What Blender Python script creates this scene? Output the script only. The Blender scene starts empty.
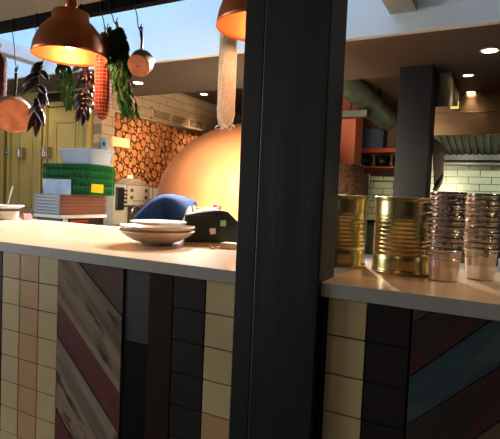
import bpy, bmesh, math, random
from mathutils import Vector, Matrix
rnd = random.Random(7)
PI = math.pi
scene = bpy.context.scene
col = scene.collection

# ------------------------------------------------------------------ camera
F, YAW, PIT, ROLL = 480.0, math.radians(27.6), math.radians(2.83), math.radians(2.4)
EYE = Vector((0, 0, 1.3))
fwd = Vector((-math.sin(YAW)*math.cos(PIT), math.cos(YAW)*math.cos(PIT), -math.sin(PIT)))
r0 = Vector((math.cos(YAW), math.sin(YAW), 0))
u0 = r0.cross(fwd)
rt = r0*math.cos(ROLL) + u0*math.sin(ROLL)
up = -r0*math.sin(ROLL) + u0*math.cos(ROLL)
cd = bpy.data.cameras.new('camera'); cam = bpy.data.objects.new('camera', cd); col.objects.link(cam)
cd.sensor_fit = 'HORIZONTAL'; cd.sensor_width = 36; cd.lens = 36*F/500; cd.clip_start = .02
cam.matrix_world = Matrix(((rt.x, up.x, -fwd.x, EYE.x), (rt.y, up.y, -fwd.y, EYE.y), (rt.z, up.z, -fwd.z, EYE.z), (0, 0, 0, 1)))
scene.camera = cam
def ray(px, py): return (fwd*F + rt*(px-250) + up*(219.5-py)).normalized()
def PZ(px, py, z):
    r = ray(px, py); return EYE + r*((z-EYE.z)/r.z)
def PV(px, py, v):
    r = ray(px, py); return EYE + r*(v/r.y)
def PU(px, py, u):
    r = ray(px, py); return EYE + r*(u/r.x)

# ------------------------------------------------------------------ materials
def lin(h):
    if isinstance(h, str):
        h = h.lstrip('#'); c = [int(h[i:i+2], 16)/255 for i in (0, 2, 4)]
        return tuple(x/12.92 if x <= .04045 else ((x+.055)/1.055)**2.4 for x in c) + (1,)
    return tuple(h) + (1,)
MATS = {}
def mat(name, c, rough=.5, metal=0, c2=None, scale=8, stretch=(1,1,1), emit=0, ec=None, bump=0, coat=0, rot=(0,0,0), trans=0, spec=.5, detail=4, lo=.35, hi=.65):
    if name in MATS: return MATS[name]
    m = bpy.data.materials.new(name); m.use_nodes = True; nt = m.node_tree; b = nt.nodes['Principled BSDF']
    b.inputs['Base Color'].default_value = lin(c); b.inputs['Roughness'].default_value = rough; b.inputs['Metallic'].default_value = metal
    b.inputs['Specular IOR Level'].default_value = spec
    if coat: b.inputs['Coat Weight'].default_value = coat; b.inputs['Coat Roughness'].default_value = .1
    if trans: b.inputs['Transmission Weight'].default_value = trans
    if emit:
        b.inputs['Emission Color'].default_value = lin(ec or c); b.inputs['Emission Strength'].default_value = emit
    if c2 or bump:
        tc = nt.nodes.new('ShaderNodeTexCoord'); mp = nt.nodes.new('ShaderNodeMapping'); n = nt.nodes.new('ShaderNodeTexNoise')
        mp.inputs['Scale'].default_value = stretch; mp.inputs['Rotation'].default_value = rot
        n.inputs['Scale'].default_value = scale; n.inputs['Detail'].default_value = detail
        if any(rot):
            m0 = nt.nodes.new('ShaderNodeMapping'); m0.inputs['Rotation'].default_value = rot; mp.inputs['Rotation'].default_value = (0,0,0)
            nt.links.new(tc.outputs['Object'], m0.inputs['Vector']); nt.links.new(m0.outputs['Vector'], mp.inputs['Vector'])
        else: nt.links.new(tc.outputs['Object'], mp.inputs['Vector']); nt.links.new(mp.outputs['Vector'], n.inputs['Vector'])
        if c2:
            r = nt.nodes.new('ShaderNodeValToRGB'); r.color_ramp.elements[0].position = lo; r.color_ramp.elements[1].position = hi
            r.color_ramp.elements[0].color = lin(c); r.color_ramp.elements[1].color = lin(c2)
            nt.links.new(n.outputs['Fac'], r.inputs['Fac']); nt.links.new(r.outputs['Color'], b.inputs['Base Color'])
        if bump:
            bp = nt.nodes.new('ShaderNodeBump'); bp.inputs['Strength'].default_value = bump; bp.inputs['Distance'].default_value = .01
            nt.links.new(n.outputs['Fac'], bp.inputs['Height']); nt.links.new(bp.outputs['Normal'], b.inputs['Normal'])
    MATS[name] = m; return m
def brickmat(name, c, c2, mortar, bw, bh, rough=.35, ms=.02, axes='XZ', metal=0):
    """wall tiles / bricks in metres on a wall lying along X or along Y"""
    m = bpy.data.materials.new(name); m.use_nodes = True; nt = m.node_tree; b = nt.nodes['Principled BSDF']
    tc = nt.nodes.new('ShaderNodeTexCoord'); s = nt.nodes.new('ShaderNodeSeparateXYZ'); cb = nt.nodes.new('ShaderNodeCombineXYZ')
    br = nt.nodes.new('ShaderNodeTexBrick')
    nt.links.new(tc.outputs['Object'], s.inputs[0]); nt.links.new(s.outputs['X' if axes[0] == 'X' else 'Y'], cb.inputs[0]); nt.links.new(s.outputs['Z'], cb.inputs[1])
    nt.links.new(cb.outputs[0], br.inputs['Vector'])
    br.inputs['Color1'].default_value = lin(c); br.inputs['Color2'].default_value = lin(c2); br.inputs['Mortar'].default_value = lin(mortar)
    br.inputs['Scale'].default_value = 1; br.inputs['Brick Width'].default_value = bw; br.inputs['Row Height'].default_value = bh; br.inputs['Mortar Size'].default_value = ms*bh
    br.inputs['Mortar Smooth'].default_value = .1
    nt.links.new(br.outputs['Color'], b.inputs['Base Color']); b.inputs['Roughness'].default_value = rough
    MATS[name] = m; return m

M = dict(
 copper=mat('copper', '#c47a58', .34, 1, c2='#b06a48', scale=6, stretch=(1,1,.2)),
 copper_in=mat('copper_inside', '#d8683a', .45, .7),
 copper_side=mat('pan_side', '#a8948a', .5, .8),
 copper_base=mat('copper_pan_base', '#cc8868', .5, .5, c2='#a86a4c', scale=22, lo=.4, hi=.7),
 oven=mat('oven_copper', '#d88e60', .5, .35, c2='#cc8054', scale=3),
 black=mat('black_metal', '#121214', .4, .3),
 iron=mat('iron', '#18181b', .45, .6),
 rail=mat('rail_metal', '#060505', .8, 0, spec=.08, bump=.3, scale=40),
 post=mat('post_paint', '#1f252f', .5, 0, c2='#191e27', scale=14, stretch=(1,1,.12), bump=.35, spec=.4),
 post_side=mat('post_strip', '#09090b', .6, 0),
 worktop=mat('worktop_top', '#dcc0a0', .24, 0, c2='#d2b392', scale=5, stretch=(.4,1,1), coat=.3),
 edge=mat('worktop_edge', '#b4afa9', .5, 0, c2='#aaa5a0', scale=30, detail=6),
 cream=mat('cream_tile', '#d8c394', .35, 0, c2='#ccb686', scale=5),
 peach=mat('peach_tile', '#cfa878', .35, 0, c2='#c59c6c', scale=5),
 charcoal=mat('charcoal_tile', '#2c2725', .6, 0, c2='#272221', spec=.2, scale=6),
 grout=mat('grout', '#1f1a15', .9),
 darkboard=mat('dark_red_board', '#34140f', .75, 0, c2='#26100c', spec=.2, scale=4, stretch=(6,1,.6)),
 darkpanel=mat('dark_panel', '#26241f', .6),
 mesh_g=mat('grille_metal', '#2a2b2b', .5, .5),
 ceil=mat('ceiling_grey', '#7d7a6c', .8),
 ceil_k=mat('kitchen_ceiling', '#4a3a2e', .6),
 soffit=mat('soffit_paint', '#554c44', .75),
 fascia=mat('fascia_paint', '#dceaf2', .8, 0, c2='#d4e4ee', scale=2),
 joist=mat('joist_paint', '#8f9290', .7),
 white_trim=mat('white_trim', '#e8e8e4', .6),
 column=mat('column_paint', '#191d24', .85, 0, c2='#181c22', scale=5),
 olive=mat('olive_paint', '#a08c50', .6, 0, c2='#988448', scale=3),
 olive_dark=mat('olive_shadow_gap', '#6a5a30', .7),
 dark_glass=mat('dark_glass', '#181814', .2),
 steel=mat('steel', '#b9b7b3', .28, 1),
 steel_b=mat('brushed_steel', '#a98a70', .3, 1, c2='#997a60', scale=10, stretch=(1,1,20), bump=.05),
 steel_d=mat('dark_steel', '#5c5d55', .4, .9),
 pail=mat('pail_steel', '#c9c2bc', .14, 1),
 pail_body=mat('pail_matte', '#e2d8d0', .3, .75),
 gold=mat('gold_tin', '#d6c890', .27, .92, c2='#c8b87e', scale=9),
 blackp=mat('black_plastic', '#10201a', .35),
 ceramic=mat('stoneware', '#c8b9a2', .3, 0, coat=.3),
 rim=mat('stoneware_rim', '#9c7448', .35),
 plate=mat('white_plate', '#e6e1d6', .25),
 whitep=mat('white_plastic', '#dfe0e2', .4),
 green=mat('green_crate', '#066030', .7, 0, c2='#054e26', spec=.2, scale=6),
 tub=mat('grey_tub', '#93a6bd', .4),
 paper_b=mat('blue_paper', '#b9d2f2', .7, 0, c2='#98b8e6', scale=14),
 yellow=mat('yellow_tag', '#e8b818', .5),
 traygrey=mat('grey_tray', '#8c7c76', .4, .5),
 redtray=mat('tray_brown', '#7e5e54', .35, .5),
 traycool=mat('tray_cool_light', '#8a9098', .4, .3),
 pink=mat('pink_cloth', '#c98a94', .8, 0, c2='#b87480', scale=40),
 redp=mat('red_plastic', '#a82420', .4),
 shirt=mat('blue_shirt', '#263659', .9, 0, c2='#202d4c', spec=.1, scale=10, bump=.2),
 apron=mat('white_apron', '#e4e0dc', .8),
 skin=mat('skin', '#c98a68', .55),
 hair=mat('dark_hair', '#231a14', .7),
 trouser=mat('dark_trousers', '#22242a', .85),
 shoe=mat('shoe_black', '#101010', .5),
 eye=mat('eye', '#f0ece6', .3), iris=mat('iris', '#2a1a10', .2), lips=mat('lips', '#9c5548', .5),
 logend=mat('log_end', '#bc7440', .8, 0, c2='#a85f32', scale=40),
 logend2=mat('log_end_pale', '#c88850', .8, 0, c2='#b87040', scale=40),
 bark=mat('bark', '#6a4022', .9),
 logback=mat('log_backing', '#7a4420', .9),
 appliance=mat('appliance_dark', '#3b3530', .4, .3),
 panelw=mat('panel_white', '#958b80', .45),
 chilli=mat('chilli', '#0e0408', .28, 0, coat=0, spec=.3, c2='#18070c', scale=12),
 chilli_r=mat('chilli_red', '#240a0a', .45, 0, spec=.12),
 string=mat('string', '#a88860', .9),
 leaf=mat('leaf_dark', '#1c3a14', .55, 0, c2='#142c0e', spec=.08, scale=30),
 leaf2=mat('leaf_light', '#2f5e1e', .55, 0, c2='#234c16', spec=.08, scale=30),
 stem=mat('stem', '#5c4a2c', .8),
 salami=mat('salami_red', '#942a1a', .6, 0, c2='#701c12', spec=.2, scale=25),
 net=mat('net_white', '#c88a70', .8),
 net_r=mat('net_red', '#5e1c14', .8),
 salw=mat('salami_white', '#f6eddc', .85, 0, c2='#e2d6be', scale=70, bump=.3),
 netw=mat('net_cream', '#fff6e6', .85),
 newsp=mat('newsprint', '#8e7058', .8, 0, c2='#5a4434', scale=130, stretch=(1,1,.5), lo=.48, hi=.56, detail=3),
 floor=mat('floor_mat', '#5a5048', .5, 0, c2='#4c443c', scale=3),
 wall_d=mat('dining_wall', '#4a4644', .9),
 bulb=mat('bulb', '#fff2d8', .4, emit=25, ec='#ffd9a0'),
 spot=mat('spot_lens', '#fff2d8', .4, emit=30, ec='#ffe0b0'),
 emer=mat('amber_lens', '#f0d060', .4, emit=1.2, ec='#e8c860'),
 redsh=mat('red_shelf', '#8a3a24', .35, .6),
 blue_d=mat('navy', '#1c2448', .6),
 signm=mat('sign_grey', '#8d7f6c', .35, .6), signw=mat('sign_white', '#e8e4da', .5), bluest=mat('blue_sticker', '#2a6aa8', .4),
 bluepl=mat('blue_plate', '#7f95a8', .4), dough=mat('steel_bench', '#d0d2cc', .3, .6),
 tray_d=mat('grease_tray_steel', '#4c4c44', .5, .4),
 vent=mat('vent_paint', '#b09678', .6),
 wbrown=mat('shelf_wood', '#a8865c', .7),
)
def woodmat(key, name, c, c2, ang, wear=None, wl=.6):
    m = bpy.data.materials.new(name); m.use_nodes = True; nt = m.node_tree; b = nt.nodes['Principled BSDF']; b.inputs['Roughness'].default_value = .75
    N = nt.nodes.new; L = nt.links.new
    tc = N('ShaderNodeTexCoord'); m0 = N('ShaderNodeMapping'); m0.inputs['Rotation'].default_value = (0, math.radians(ang), 0); L(tc.outputs['Object'], m0.inputs['Vector'])
    def noise(scale, st, det=6):
        mp = N('ShaderNodeMapping'); mp.inputs['Scale'].default_value = st; L(m0.outputs['Vector'], mp.inputs['Vector'])
        n = N('ShaderNodeTexNoise'); n.inputs['Scale'].default_value = scale; n.inputs['Detail'].default_value = det; L(mp.outputs['Vector'], n.inputs['Vector']); return n
    g = noise(30, (.06, 1, 1)); k = noise(13, (.3, 1, 1), 8)
    r = N('ShaderNodeValToRGB'); r.color_ramp.elements[0].position = .38; r.color_ramp.elements[1].position = .62; r.color_ramp.elements[0].color = lin(c); r.color_ramp.elements[1].color = lin(c2); L(g.outputs['Fac'], r.inputs['Fac'])
    mx = N('ShaderNodeMix'); mx.data_type = 'RGBA'; r2 = N('ShaderNodeValToRGB'); r2.color_ramp.elements[0].position = wl; r2.color_ramp.elements[1].position = wl+.06
    L(k.outputs['Fac'], r2.inputs['Fac']); L(r2.outputs['Color'], mx.inputs['Factor']); L(r.outputs['Color'], mx.inputs['A']); mx.inputs['B'].default_value = lin(wear or c2)
    L(mx.outputs['Result'], b.inputs['Base Color'])
    bp = N('ShaderNodeBump'); bp.inputs['Strength'].default_value = .5; bp.inputs['Distance'].default_value = .004; L(g.outputs['Fac'], bp.inputs['Height']); L(bp.outputs['Normal'], b.inputs['Normal'])
    M[key] = m
woodmat('wgrey', 'plank_grey', '#9c8468', '#64503c', -45, '#2c2018', .49)
woodmat('wgrey2', 'plank_pale', '#a8967e', '#746454', -45, '#3c3028', .51)
woodmat('wred', 'plank_red', '#6e2824', '#501a18', -45, '#8c7668', .54)
woodmat('wdark', 'plank_dark', '#58402e', '#42301f', -45, '#6e2420', .58)
woodmat('wredR', 'plank_red_right', '#46201c', '#2e1412', 45, '#2a201c', .5)
woodmat('wteal', 'plank_teal', '#30464c', '#22343a', 45, '#46524e', .54)
woodmat('wbrownR', 'plank_brown_right', '#6a5238', '#4a3826', 45, '#4a3828', .6)
M['whitetile'] = brickmat('white_wall_tile', '#d9d8cf', '#d0cfc6', '#6f6a60', .15, .15, .25, .04, 'YZ')
M['ktile'] = brickmat('kitchen_subway_tile', '#cdd6b8', '#c3cdae', '#4c5244', .3, .1, .2, .05, 'XZ')
M['cbrick'] = brickmat('cream_brick', '#ae937a', '#a48a70', '#7c6654', .32, .1, .7, .05, 'YZ')

# ------------------------------------------------------------------ mesh builder
class MB:
    def __init__(s): s.bm = bmesh.new(); s.mats = []
    def mi(s, m):
        if m not in s.mats: s.mats.append(m)
        return s.mats.index(m)
    def face(s, vs, i, smooth=False):
        try:
            f = s.bm.faces.new(vs); f.material_index = i; f.smooth = smooth; return f
        except ValueError: return None
    def prism(s, pts, d, m):
        """polygon pts (3D, planar) extruded by vector d"""
        i = s.mi(m); d = Vector(d)
        a = [s.bm.verts.new(Vector(p)) for p in pts]; b = [s.bm.verts.new(Vector(p)+d) for p in pts]
        s.face(a[::-1], i); s.face(b, i); n = len(a)
        for k in range(n): s.face([a[k], a[(k+1) % n], b[(k+1) % n], b[k]], i)
    def box(s, lo, hi, m, T=None):
        x0, y0, z0 = lo; x1, y1, z1 = hi
        p = [Vector(q) for q in ((x0,y0,z0),(x1,y0,z0),(x1,y1,z0),(x0,y1,z0))]
        q = [Vector(v) + Vector((0,0,z1-z0)) for v in p]
        if T: p = [T @ v for v in p]; q = [T @ v for v in q]
        i = s.mi(m); a = [s.bm.verts.new(v) for v in p]; b = [s.bm.verts.new(v) for v in q]
        s.face(a[::-1], i); s.face(b, i)
        for k in range(4): s.face([a[k], a[(k+1) % 4], b[(k+1) % 4], b[k]], i)
    def lathe(s, prof, m, T=None, n=32, smooth=True, closed=False, seg_m=None):
        """prof list of (r,z) around local z"""
        T = T or Matrix(); i = s.mi(m); rings = []
        for r, z in prof:
            if r < 1e-6: rings.append([s.bm.verts.new(T @ Vector((0,0,z)))])
            else: rings.append([s.bm.verts.new(T @ Vector((r*math.cos(2*PI*k/n), r*math.sin(2*PI*k/n), z))) for k in range(n)])
        pr = list(zip(rings, rings[1:])) + ([(rings[-1], rings[0])] if closed else [])
        for j, (a, b) in enumerate(pr):
            ii = s.mi(seg_m[j]) if seg_m and j < len(seg_m) and seg_m[j] else i
            for k in range(n):
                k2 = (k+1) % n
                if len(a) == 1 and len(b) == 1: continue
                if len(a) == 1: s.face([a[0], b[k2], b[k]], ii, smooth)
                elif len(b) == 1: s.face([a[k], a[k2], b[0]], ii, smooth)
                else: s.face([a[k], a[k2], b[k2], b[k]], ii, smooth)
    def tube(s, pts, r, m, n=8, closed=False, flat=1.0):
        pts = [Vector(p) for p in pts]; i = s.mi(m); N = len(pts); rings = []
        rr = r if isinstance(r, (list, tuple)) else [r]*N
        ref = None
        for k, p in enumerate(pts):
            if closed: t = pts[(k+1) % N] - pts[k-1]
            else: t = pts[min(k+1, N-1)] - pts[max(k-1, 0)]
            t.normalize()
            if ref is None: ref = Vector((0,0,1)) if abs(t.z) < .9 else Vector((1,0,0))
            a = t.cross(ref); 
            if a.length < 1e-5: a = t.cross(Vector((0,1,0)))
            a.normalize(); b = t.cross(a).normalized(); ref = -b if False else a.cross(t)*1.0
            rings.append([s.bm.verts.new(p + (a*math.cos(2*PI*q/n) + b*math.sin(2*PI*q/n)*flat)*rr[k]) for q in range(n)])
        cnt = N if closed else N-1
        for k in range(cnt):
            A, B = rings[k], rings[(k+1) % N]
            for q in range(n): s.face([A[q], A[(q+1) % n], B[(q+1) % n], B[q]], i, True)
        if not closed: s.face(rings[0][::-1], i); s.face(rings[-1], i)
    def ball(s, c, r, m, n=16, T=None):
        rx, ry, rz = r if isinstance(r, (tuple, list)) else (r, r, r)
        T = (T or Matrix.Translation(Vector(c))) @ Matrix.Diagonal((rx, ry, rz, 1))
        h = n//2
        s.lathe([(math.sin(PI*k/h) if 0 < k < h else 0, -math.cos(PI*k/h)) for k in range(h+1)], m, T, n)
    def build(s, name, parent=None, bevel=0, weld=False, loc=None):
        bmesh.ops.recalc_face_normals(s.bm, faces=s.bm.faces)
        me = bpy.data.meshes.new(name); 
        if loc is not None:
            bmesh.ops.translate(s.bm, verts=s.bm.verts, vec=-Vector(loc))
        s.bm.to_mesh(me); s.bm.free()
        for m in s.mats: me.materials.append(m)
        o = bpy.data.objects.new(name, me); col.objects.link(o)
        if loc is not None: o.location = loc
        if parent: o.parent = parent
        if bevel:
            b = o.modifiers.new('bevel', 'BEVEL'); b.width = bevel; b.segments = 2; b.limit_method = 'ANGLE'
        return o
def tag(o, label=None, cat=None, group=None, kind=None):
    if label: o['label'] = label
    if cat: o['category'] = cat
    if group: o['group'] = group
    if kind: o['kind'] = kind
    return o
def empty(name, label, cat, loc=(0,0,0), rz=0, group=None):
    o = bpy.data.objects.new(name, None); o.empty_display_size = .05; col.objects.link(o); o.location = loc; o.rotation_euler = (0,0,rz)
    return tag(o, label, cat, group)
def copy_tree(o, parent=None):
    c = o.copy(); col.objects.link(c); c.parent = parent
    for ch in list(o.children): copy_tree(ch, c)
    return c
def struct(name, parts, bevel=0):
    mb = MB()
    for lo, hi, m in parts: mb.box(lo, hi, m)
    o = mb.build(name, bevel=bevel); o['kind'] = 'structure'; return o
def axisT(c, d, rollx=None):
    """matrix whose local z points along d, origin c"""
    d = Vector(d).normalized(); ref = Vector((0,0,1)) if abs(d.z) < .95 else Vector((1,0,0))
    x = ref.cross(d).normalized(); y = d.cross(x)
    return Matrix(((x.x, y.x, d.x, c[0]), (x.y, y.y, d.y, c[1]), (x.z, y.z, d.z, c[2]), (0,0,0,1)))

# ------------------------------------------------------------------ room shell
V0 = 1.10            # front edge of the counters
ZC = 1.10            # counter top
VF, ZS, VS = 3.30, 2.40, 4.37   # skylight wall, soffit height, back edge of soffit
ZK = 2.62            # kitchen ceiling
UL, VO, UG = -6.5, 3.84, -3.85   # left wall, olive wall, log wall
VK = 7.57; UR = 3.5; VB = -3.0
VR = 2.46            # edge of the front ceiling
struct('floor', [((UL, VB, -.1), (UR, VK+.3, 0), M['floor'])])
struct('ceiling', [((UL, VB, 2.55), (UR, VR, 2.7), M['ceil'])])
struct('ceiling_kitchen', [((UG-.1, VS, ZK), (UR, VK+.2, ZK+.15), M['ceil_k'])])
struct('ceiling_soffit', [((UL, VF, ZS), (UR, VS, ZS+.3), M['soffit'])])
struct('wall_skylight', [((UL, VF-.04, ZS+.0), (UR, VF, 4.0), M['fascia'])])
struct('ceiling_light_blocker', [((-1.2, VR, 3.95), (UR, VF, 4.05), M['joist'])])  # unseen cover added so the sky light fades towards the right
struct('trim_skylight', [((UL, VF-.055, ZS-.004), (UR, VF-.04, ZS+.012), M['white_trim'])])
struct('wall_skylight_front', [((UL, VR, 2.55), (UR, VR+.06, 4.0), M['fascia'])])
struct('wall_left', [((UL-.15, VB, 0), (UL, -2.2, 2.6), M['wall_d']), ((UL-.15, .4, 0), (UL, VO+.1, 4.0), M['wall_d']),
                     ((UL-.15, -2.2, 0), (UL, .4, .7), M['wall_d']), ((UL-.15, -2.2, 2.4), (UL, .4, 2.6), M['wall_d'])])
wf = struct('window_1', [((UL-.1, -2.2, .7), (UL-.05, -2.14, 2.4), M['white_trim']), ((UL-.1, .34, .7), (UL-.05, .4, 2.4), M['white_trim']),
                    ((UL-.1, -2.2, .7), (UL-.05, .4, .76), M['white_trim']), ((UL-.1, -2.2, 2.34), (UL-.05, .4, 2.4), M['white_trim']),
                    ((UL-.1, -.93, .7), (UL-.05, -.87, 2.4), M['white_trim'])])
struct('wall_front', [((UL-.15, VB-.15, 0), (UR+.15, VB, 2.7), M['wall_d'])])
struct('wall_right', [((UR, VB, 0), (UR+.15, VK+.2, 4.0), M['wall_d'])])
struct('wall_kitchen', [((UG, VK, 0), (UR, VK+.15, ZK+.1), M['ktile'])])
struct('wall_olive', [((UL, VO, 0), (UG-.121, VO+.1, ZS+.1), M['olive'])])
# log wall: tiled below, cream brick frame above, with the niche for the log slices
LZ0, LZ1, LV0 = 1.36, 2.167, 4.037
LV1 = 7.2
struct('wall_log', [((UG-.12, VO, 0), (UG, VK, LZ0), M['whitetile']), ((UG-.12, VO, LZ1), (UG, VK, ZK), M['cbrick']),
                    ((UG-.12, VO, LZ0), (UG, LV0, LZ1), M['cbrick']), ((UG-.12, LV1, LZ0), (UG, VK, LZ1), M['cbrick']),
                    ((UG-.14, VO+.1, LZ0), (UG-.09, VK, LZ1), M['cbrick'])])
# skylight joists running from the front ceiling to the skylight wall
pj = PV(403, 15, VF-.04)
a = PV(390, 15, VF-.04); b = PV(417, 13, VF-.04)
struct('trim_joist_right', [((a.x, VR+.06, a.z), (b.x, VF-.04, a.z+.22), M['joist'])], .004)
a = PV(44, 66, VF-.04)
struct('trim_joist_left', [((a.x-.1, VR+.06, a.z), (a.x+.03, VF-.04, a.z+.12), M['white_trim'])], .004)

# front posts: black painted timber post with a dark strip on its left
pl = PV(234.3, 280, V0-.01); pm = PV(254, 280, V0-.01); pr = PV(319.4, 280, V0-.01)
back = PU(334.8, 267, pr.x)
post = empty('timber_post', 'thick black-blue painted timber post in front of the counter', 'post', (pr.x-.1, V0+.05, 0))
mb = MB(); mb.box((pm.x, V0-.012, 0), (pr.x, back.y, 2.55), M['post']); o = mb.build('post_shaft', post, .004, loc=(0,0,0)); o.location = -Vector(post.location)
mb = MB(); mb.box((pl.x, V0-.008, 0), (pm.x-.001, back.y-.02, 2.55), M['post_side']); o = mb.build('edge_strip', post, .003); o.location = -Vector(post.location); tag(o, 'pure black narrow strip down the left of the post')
# square column between dining and kitchen
cl = PZ(400, 67, ZS); cr = PZ(437, 66, ZS)
struct_col = MB(); struct_col.box((cl.x, cl.y, 0), (cr.x-.02, VS-.02, ZS), M['column'])
o = struct_col.build('square_column', bevel=.006); tag(o, 'dark slate square column standing behind the gold tins', 'column')
# cheek running from the column to the extractor hood
hoodv = 6.26
ck = PZ(440, 73, ZK)
mb = MB(); mb.prism([(cr.x-.06, VS-.015, 2.12), (cr.x-.06, hoodv-.01, 2.47), (cr.x-.06, hoodv-.01, ZK-.001), (cr.x-.06, VS-.015, ZK-.001)], (.06,0,0), M['soffit']); o = mb.build('wall_cheek'); o['kind'] = 'structure'

# ------------------------------------------------------------------ olive doors
def rect(p, q): return (min(p.x,q.x), min(p.z,q.z), max(p.x,q.x), max(p.z,q.z))
def door(name, pxl, pxr, hinge):
    a = PV(pxl, 150, VO); b = PV(pxr, 150, VO); top = 2.2
    mb = MB()
    mb.box((a.x, VO-.03, 0), (b.x, VO-.005, top), M['olive'])
    w = b.x-a.x; iw = w-.24
    for z0, z1 in ((.15, .95), (1.05, 2.05)):    # raised mouldings of the panels
        for lo, hi in (((a.x+.12, z0), (b.x-.12, z0+.025)), ((a.x+.12, z1-.025), (b.x-.12, z1)), ((a.x+.12, z0), (a.x+.145, z1)), ((b.x-.145, z0), (b.x-.12, z1))):
            mb.box((lo[0], VO-.045, lo[1]), (hi[0], VO-.03, hi[1]), M['olive'])
        mb.box((a.x+.16, VO-.036, z0+.04), (b.x-.16, VO-.028, z1-.04), M['olive'])
    o = mb.build(name, bevel=.004); o['kind'] = 'structure'
    fr = MB()
    for lo, hi in (((a.x-.05, 0), (a.x-.01, top+.01)), ((b.x+.01, 0), (b.x+.05, top+.01)), ((a.x-.05, top+.01), (b.x+.05, top+.06))):
        fr.box((lo[0], VO-.06, lo[1]), (hi[0], VO-.0, hi[1]), M['olive'])
    f = fr.build('door_frame', o, .004)
    mb = MB(); mb.box((a.x-.01, VO-.02, 0), (a.x, VO-.001, top), M['olive_dark']); mb.box((b.x, VO-.02, 0), (b.x+.01, VO-.001, top), M['olive_dark']); mb.build('door_gap', o)
    hx = b.x-.06 if hinge == 'l' else a.x+.06
    mb = MB(); mb.tube([(hx, VO-.03, 1.0), (hx, VO-.075, 1.0), (hx-.1, VO-.075, 1.0)], .008, M['steel']); mb.build('door_handle', o)
    return a, b
door('door_1', -38, 5, 'l'); door('door_2', 14, 42, 'l'); door('door_3', 50, 88, 'r')
a = PV(48, 112, VO); b = PV(86, 100, VO)
mb = MB(); mb.box((a.x, VO-.06, 2.275), (b.x, VO-.01, 2.36), M['dark_glass']); o = mb.build('trim_transom', bevel=.003); o['kind'] = 'structure'

def sign(px, py, w, h, label, kind):
    c = PV(px, py, VO-.03)
    t = empty('toilet_sign', label, 'sign', (c.x, VO-.035, c.z))
    mb = MB(); mb.box((-w/2, -.06, -h/2), (w/2, 0, h/2), M['signm']); mb.build('sign_block', t, .003)
    mb = MB(); y = -.062
    if kind == 'man':
        mb.lathe([(0,0),(.012,0),(.012,.003),(0,.003)], M['signw'], axisT((0, y+.001, .035), (0,-1,0)), 12)
        mb.box((-.014, y-.002, -.01), (.014, y+.001, .02), M['signw']); mb.box((-.012, y-.002, -.045), (-.002, y+.001, -.01), M['signw']); mb.box((.002, y-.002, -.045), (.012, y+.001, -.01), M['signw'])
    else:
        mb.tube([(.0+.022*math.cos(q/12*2*PI), y, -.018+.022*math.sin(q/12*2*PI)) for q in range(12)], .004, M['signw'], 6, True)
        mb.lathe([(0,0),(.009,0),(.009,.003),(0,.003)], M['signw'], axisT((-.008, y+.001, .042), (0,-1,0)), 12)
        mb.tube([(-.008, y, .03), (-.004, y, .002), (.016, y, .002), (.026, y, -.03)], .004, M['signw'], 6)
    mb.build('pictogram', t)
sign(23.5, 153.5, .095, .13, 'square toilet sign with a standing person symbol on the olive door', 'man')
sign(48.5, 153, .095, .13, 'square toilet sign with a wheelchair symbol on the olive wall', 'wc')
c = PV(11.5, 153, VO)
mb = MB(); mb.lathe([(0,0),(.03,0),(.03,.004),(0,.004)], M['bluest'], axisT((c.x, VO-.061, c.z), (0,-1,0)), 24)
mb.tube([(c.x-.012, VO-.067, c.z), (c.x+.012, VO-.067, c.z)], .004, M['signw'], 6)
tag(mb.build('door_sticker'), 'small round blue mandatory sticker on the olive door frame', 'sticker')

# ------------------------------------------------------------------ log wall
t = empty('log_slice_panel', 'wall panel of round orange-lit log ends behind the copper oven', 'wood panel', (UG-.09, 5.2, LZ0))
def inv(o): return -Vector(o.location)
mb = MB(); mb.box((UG-.09, LV0, LZ0), (UG-.075, LV1, LZ1), M['logback']); o = mb.build('backing', t); o.location = inv(t)
pts = []
tries = 0
while tries < 26000:
    tries += 1
    r = rnd.choice([.052, .046, .042, .036]) if tries < 6000 else rnd.choice([.03, .024, .018]) if tries < 14000 else rnd.choice([.014, .011])
    y = rnd.uniform(LV0+r, LV1-r); z = rnd.uniform(LZ0+r, LZ1-r)
    if all((y-a)**2+(z-b)**2 > (r+c-.001)**2 for a, b, c in pts): pts.append((y, z, r))
def view_rank(p):   # apparent size from the dining side, near ones in sight first
    return -p[2]/(p[0]) if p[0] < 6.4 else 1
pts.sort(key=view_rank)
rest = MB()
for k, (y, z, r) in enumerate(pts):
    mb = MB() if k < 98 else rest
    h = .05 + rnd.uniform(.0, .012); e = M['logend'] if rnd.random() < .6 else M['logend2']
    T = axisT((UG-.078, y, z), (1, rnd.uniform(-.05,.05), rnd.uniform(-.05,.05)))
    mb.lathe([(r, 0), (r, h), (r*.93, h+.003), (0, h+.003)], e, T, 12, seg_m=[M['bark'], M['bark'], e], smooth=False)
    if k < 98: o = mb.build('log_slice', t); o.location = inv(t)
o = rest.build('log_slices_small', t); o.location = inv(t); o['kind'] = 'stuff'
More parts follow.
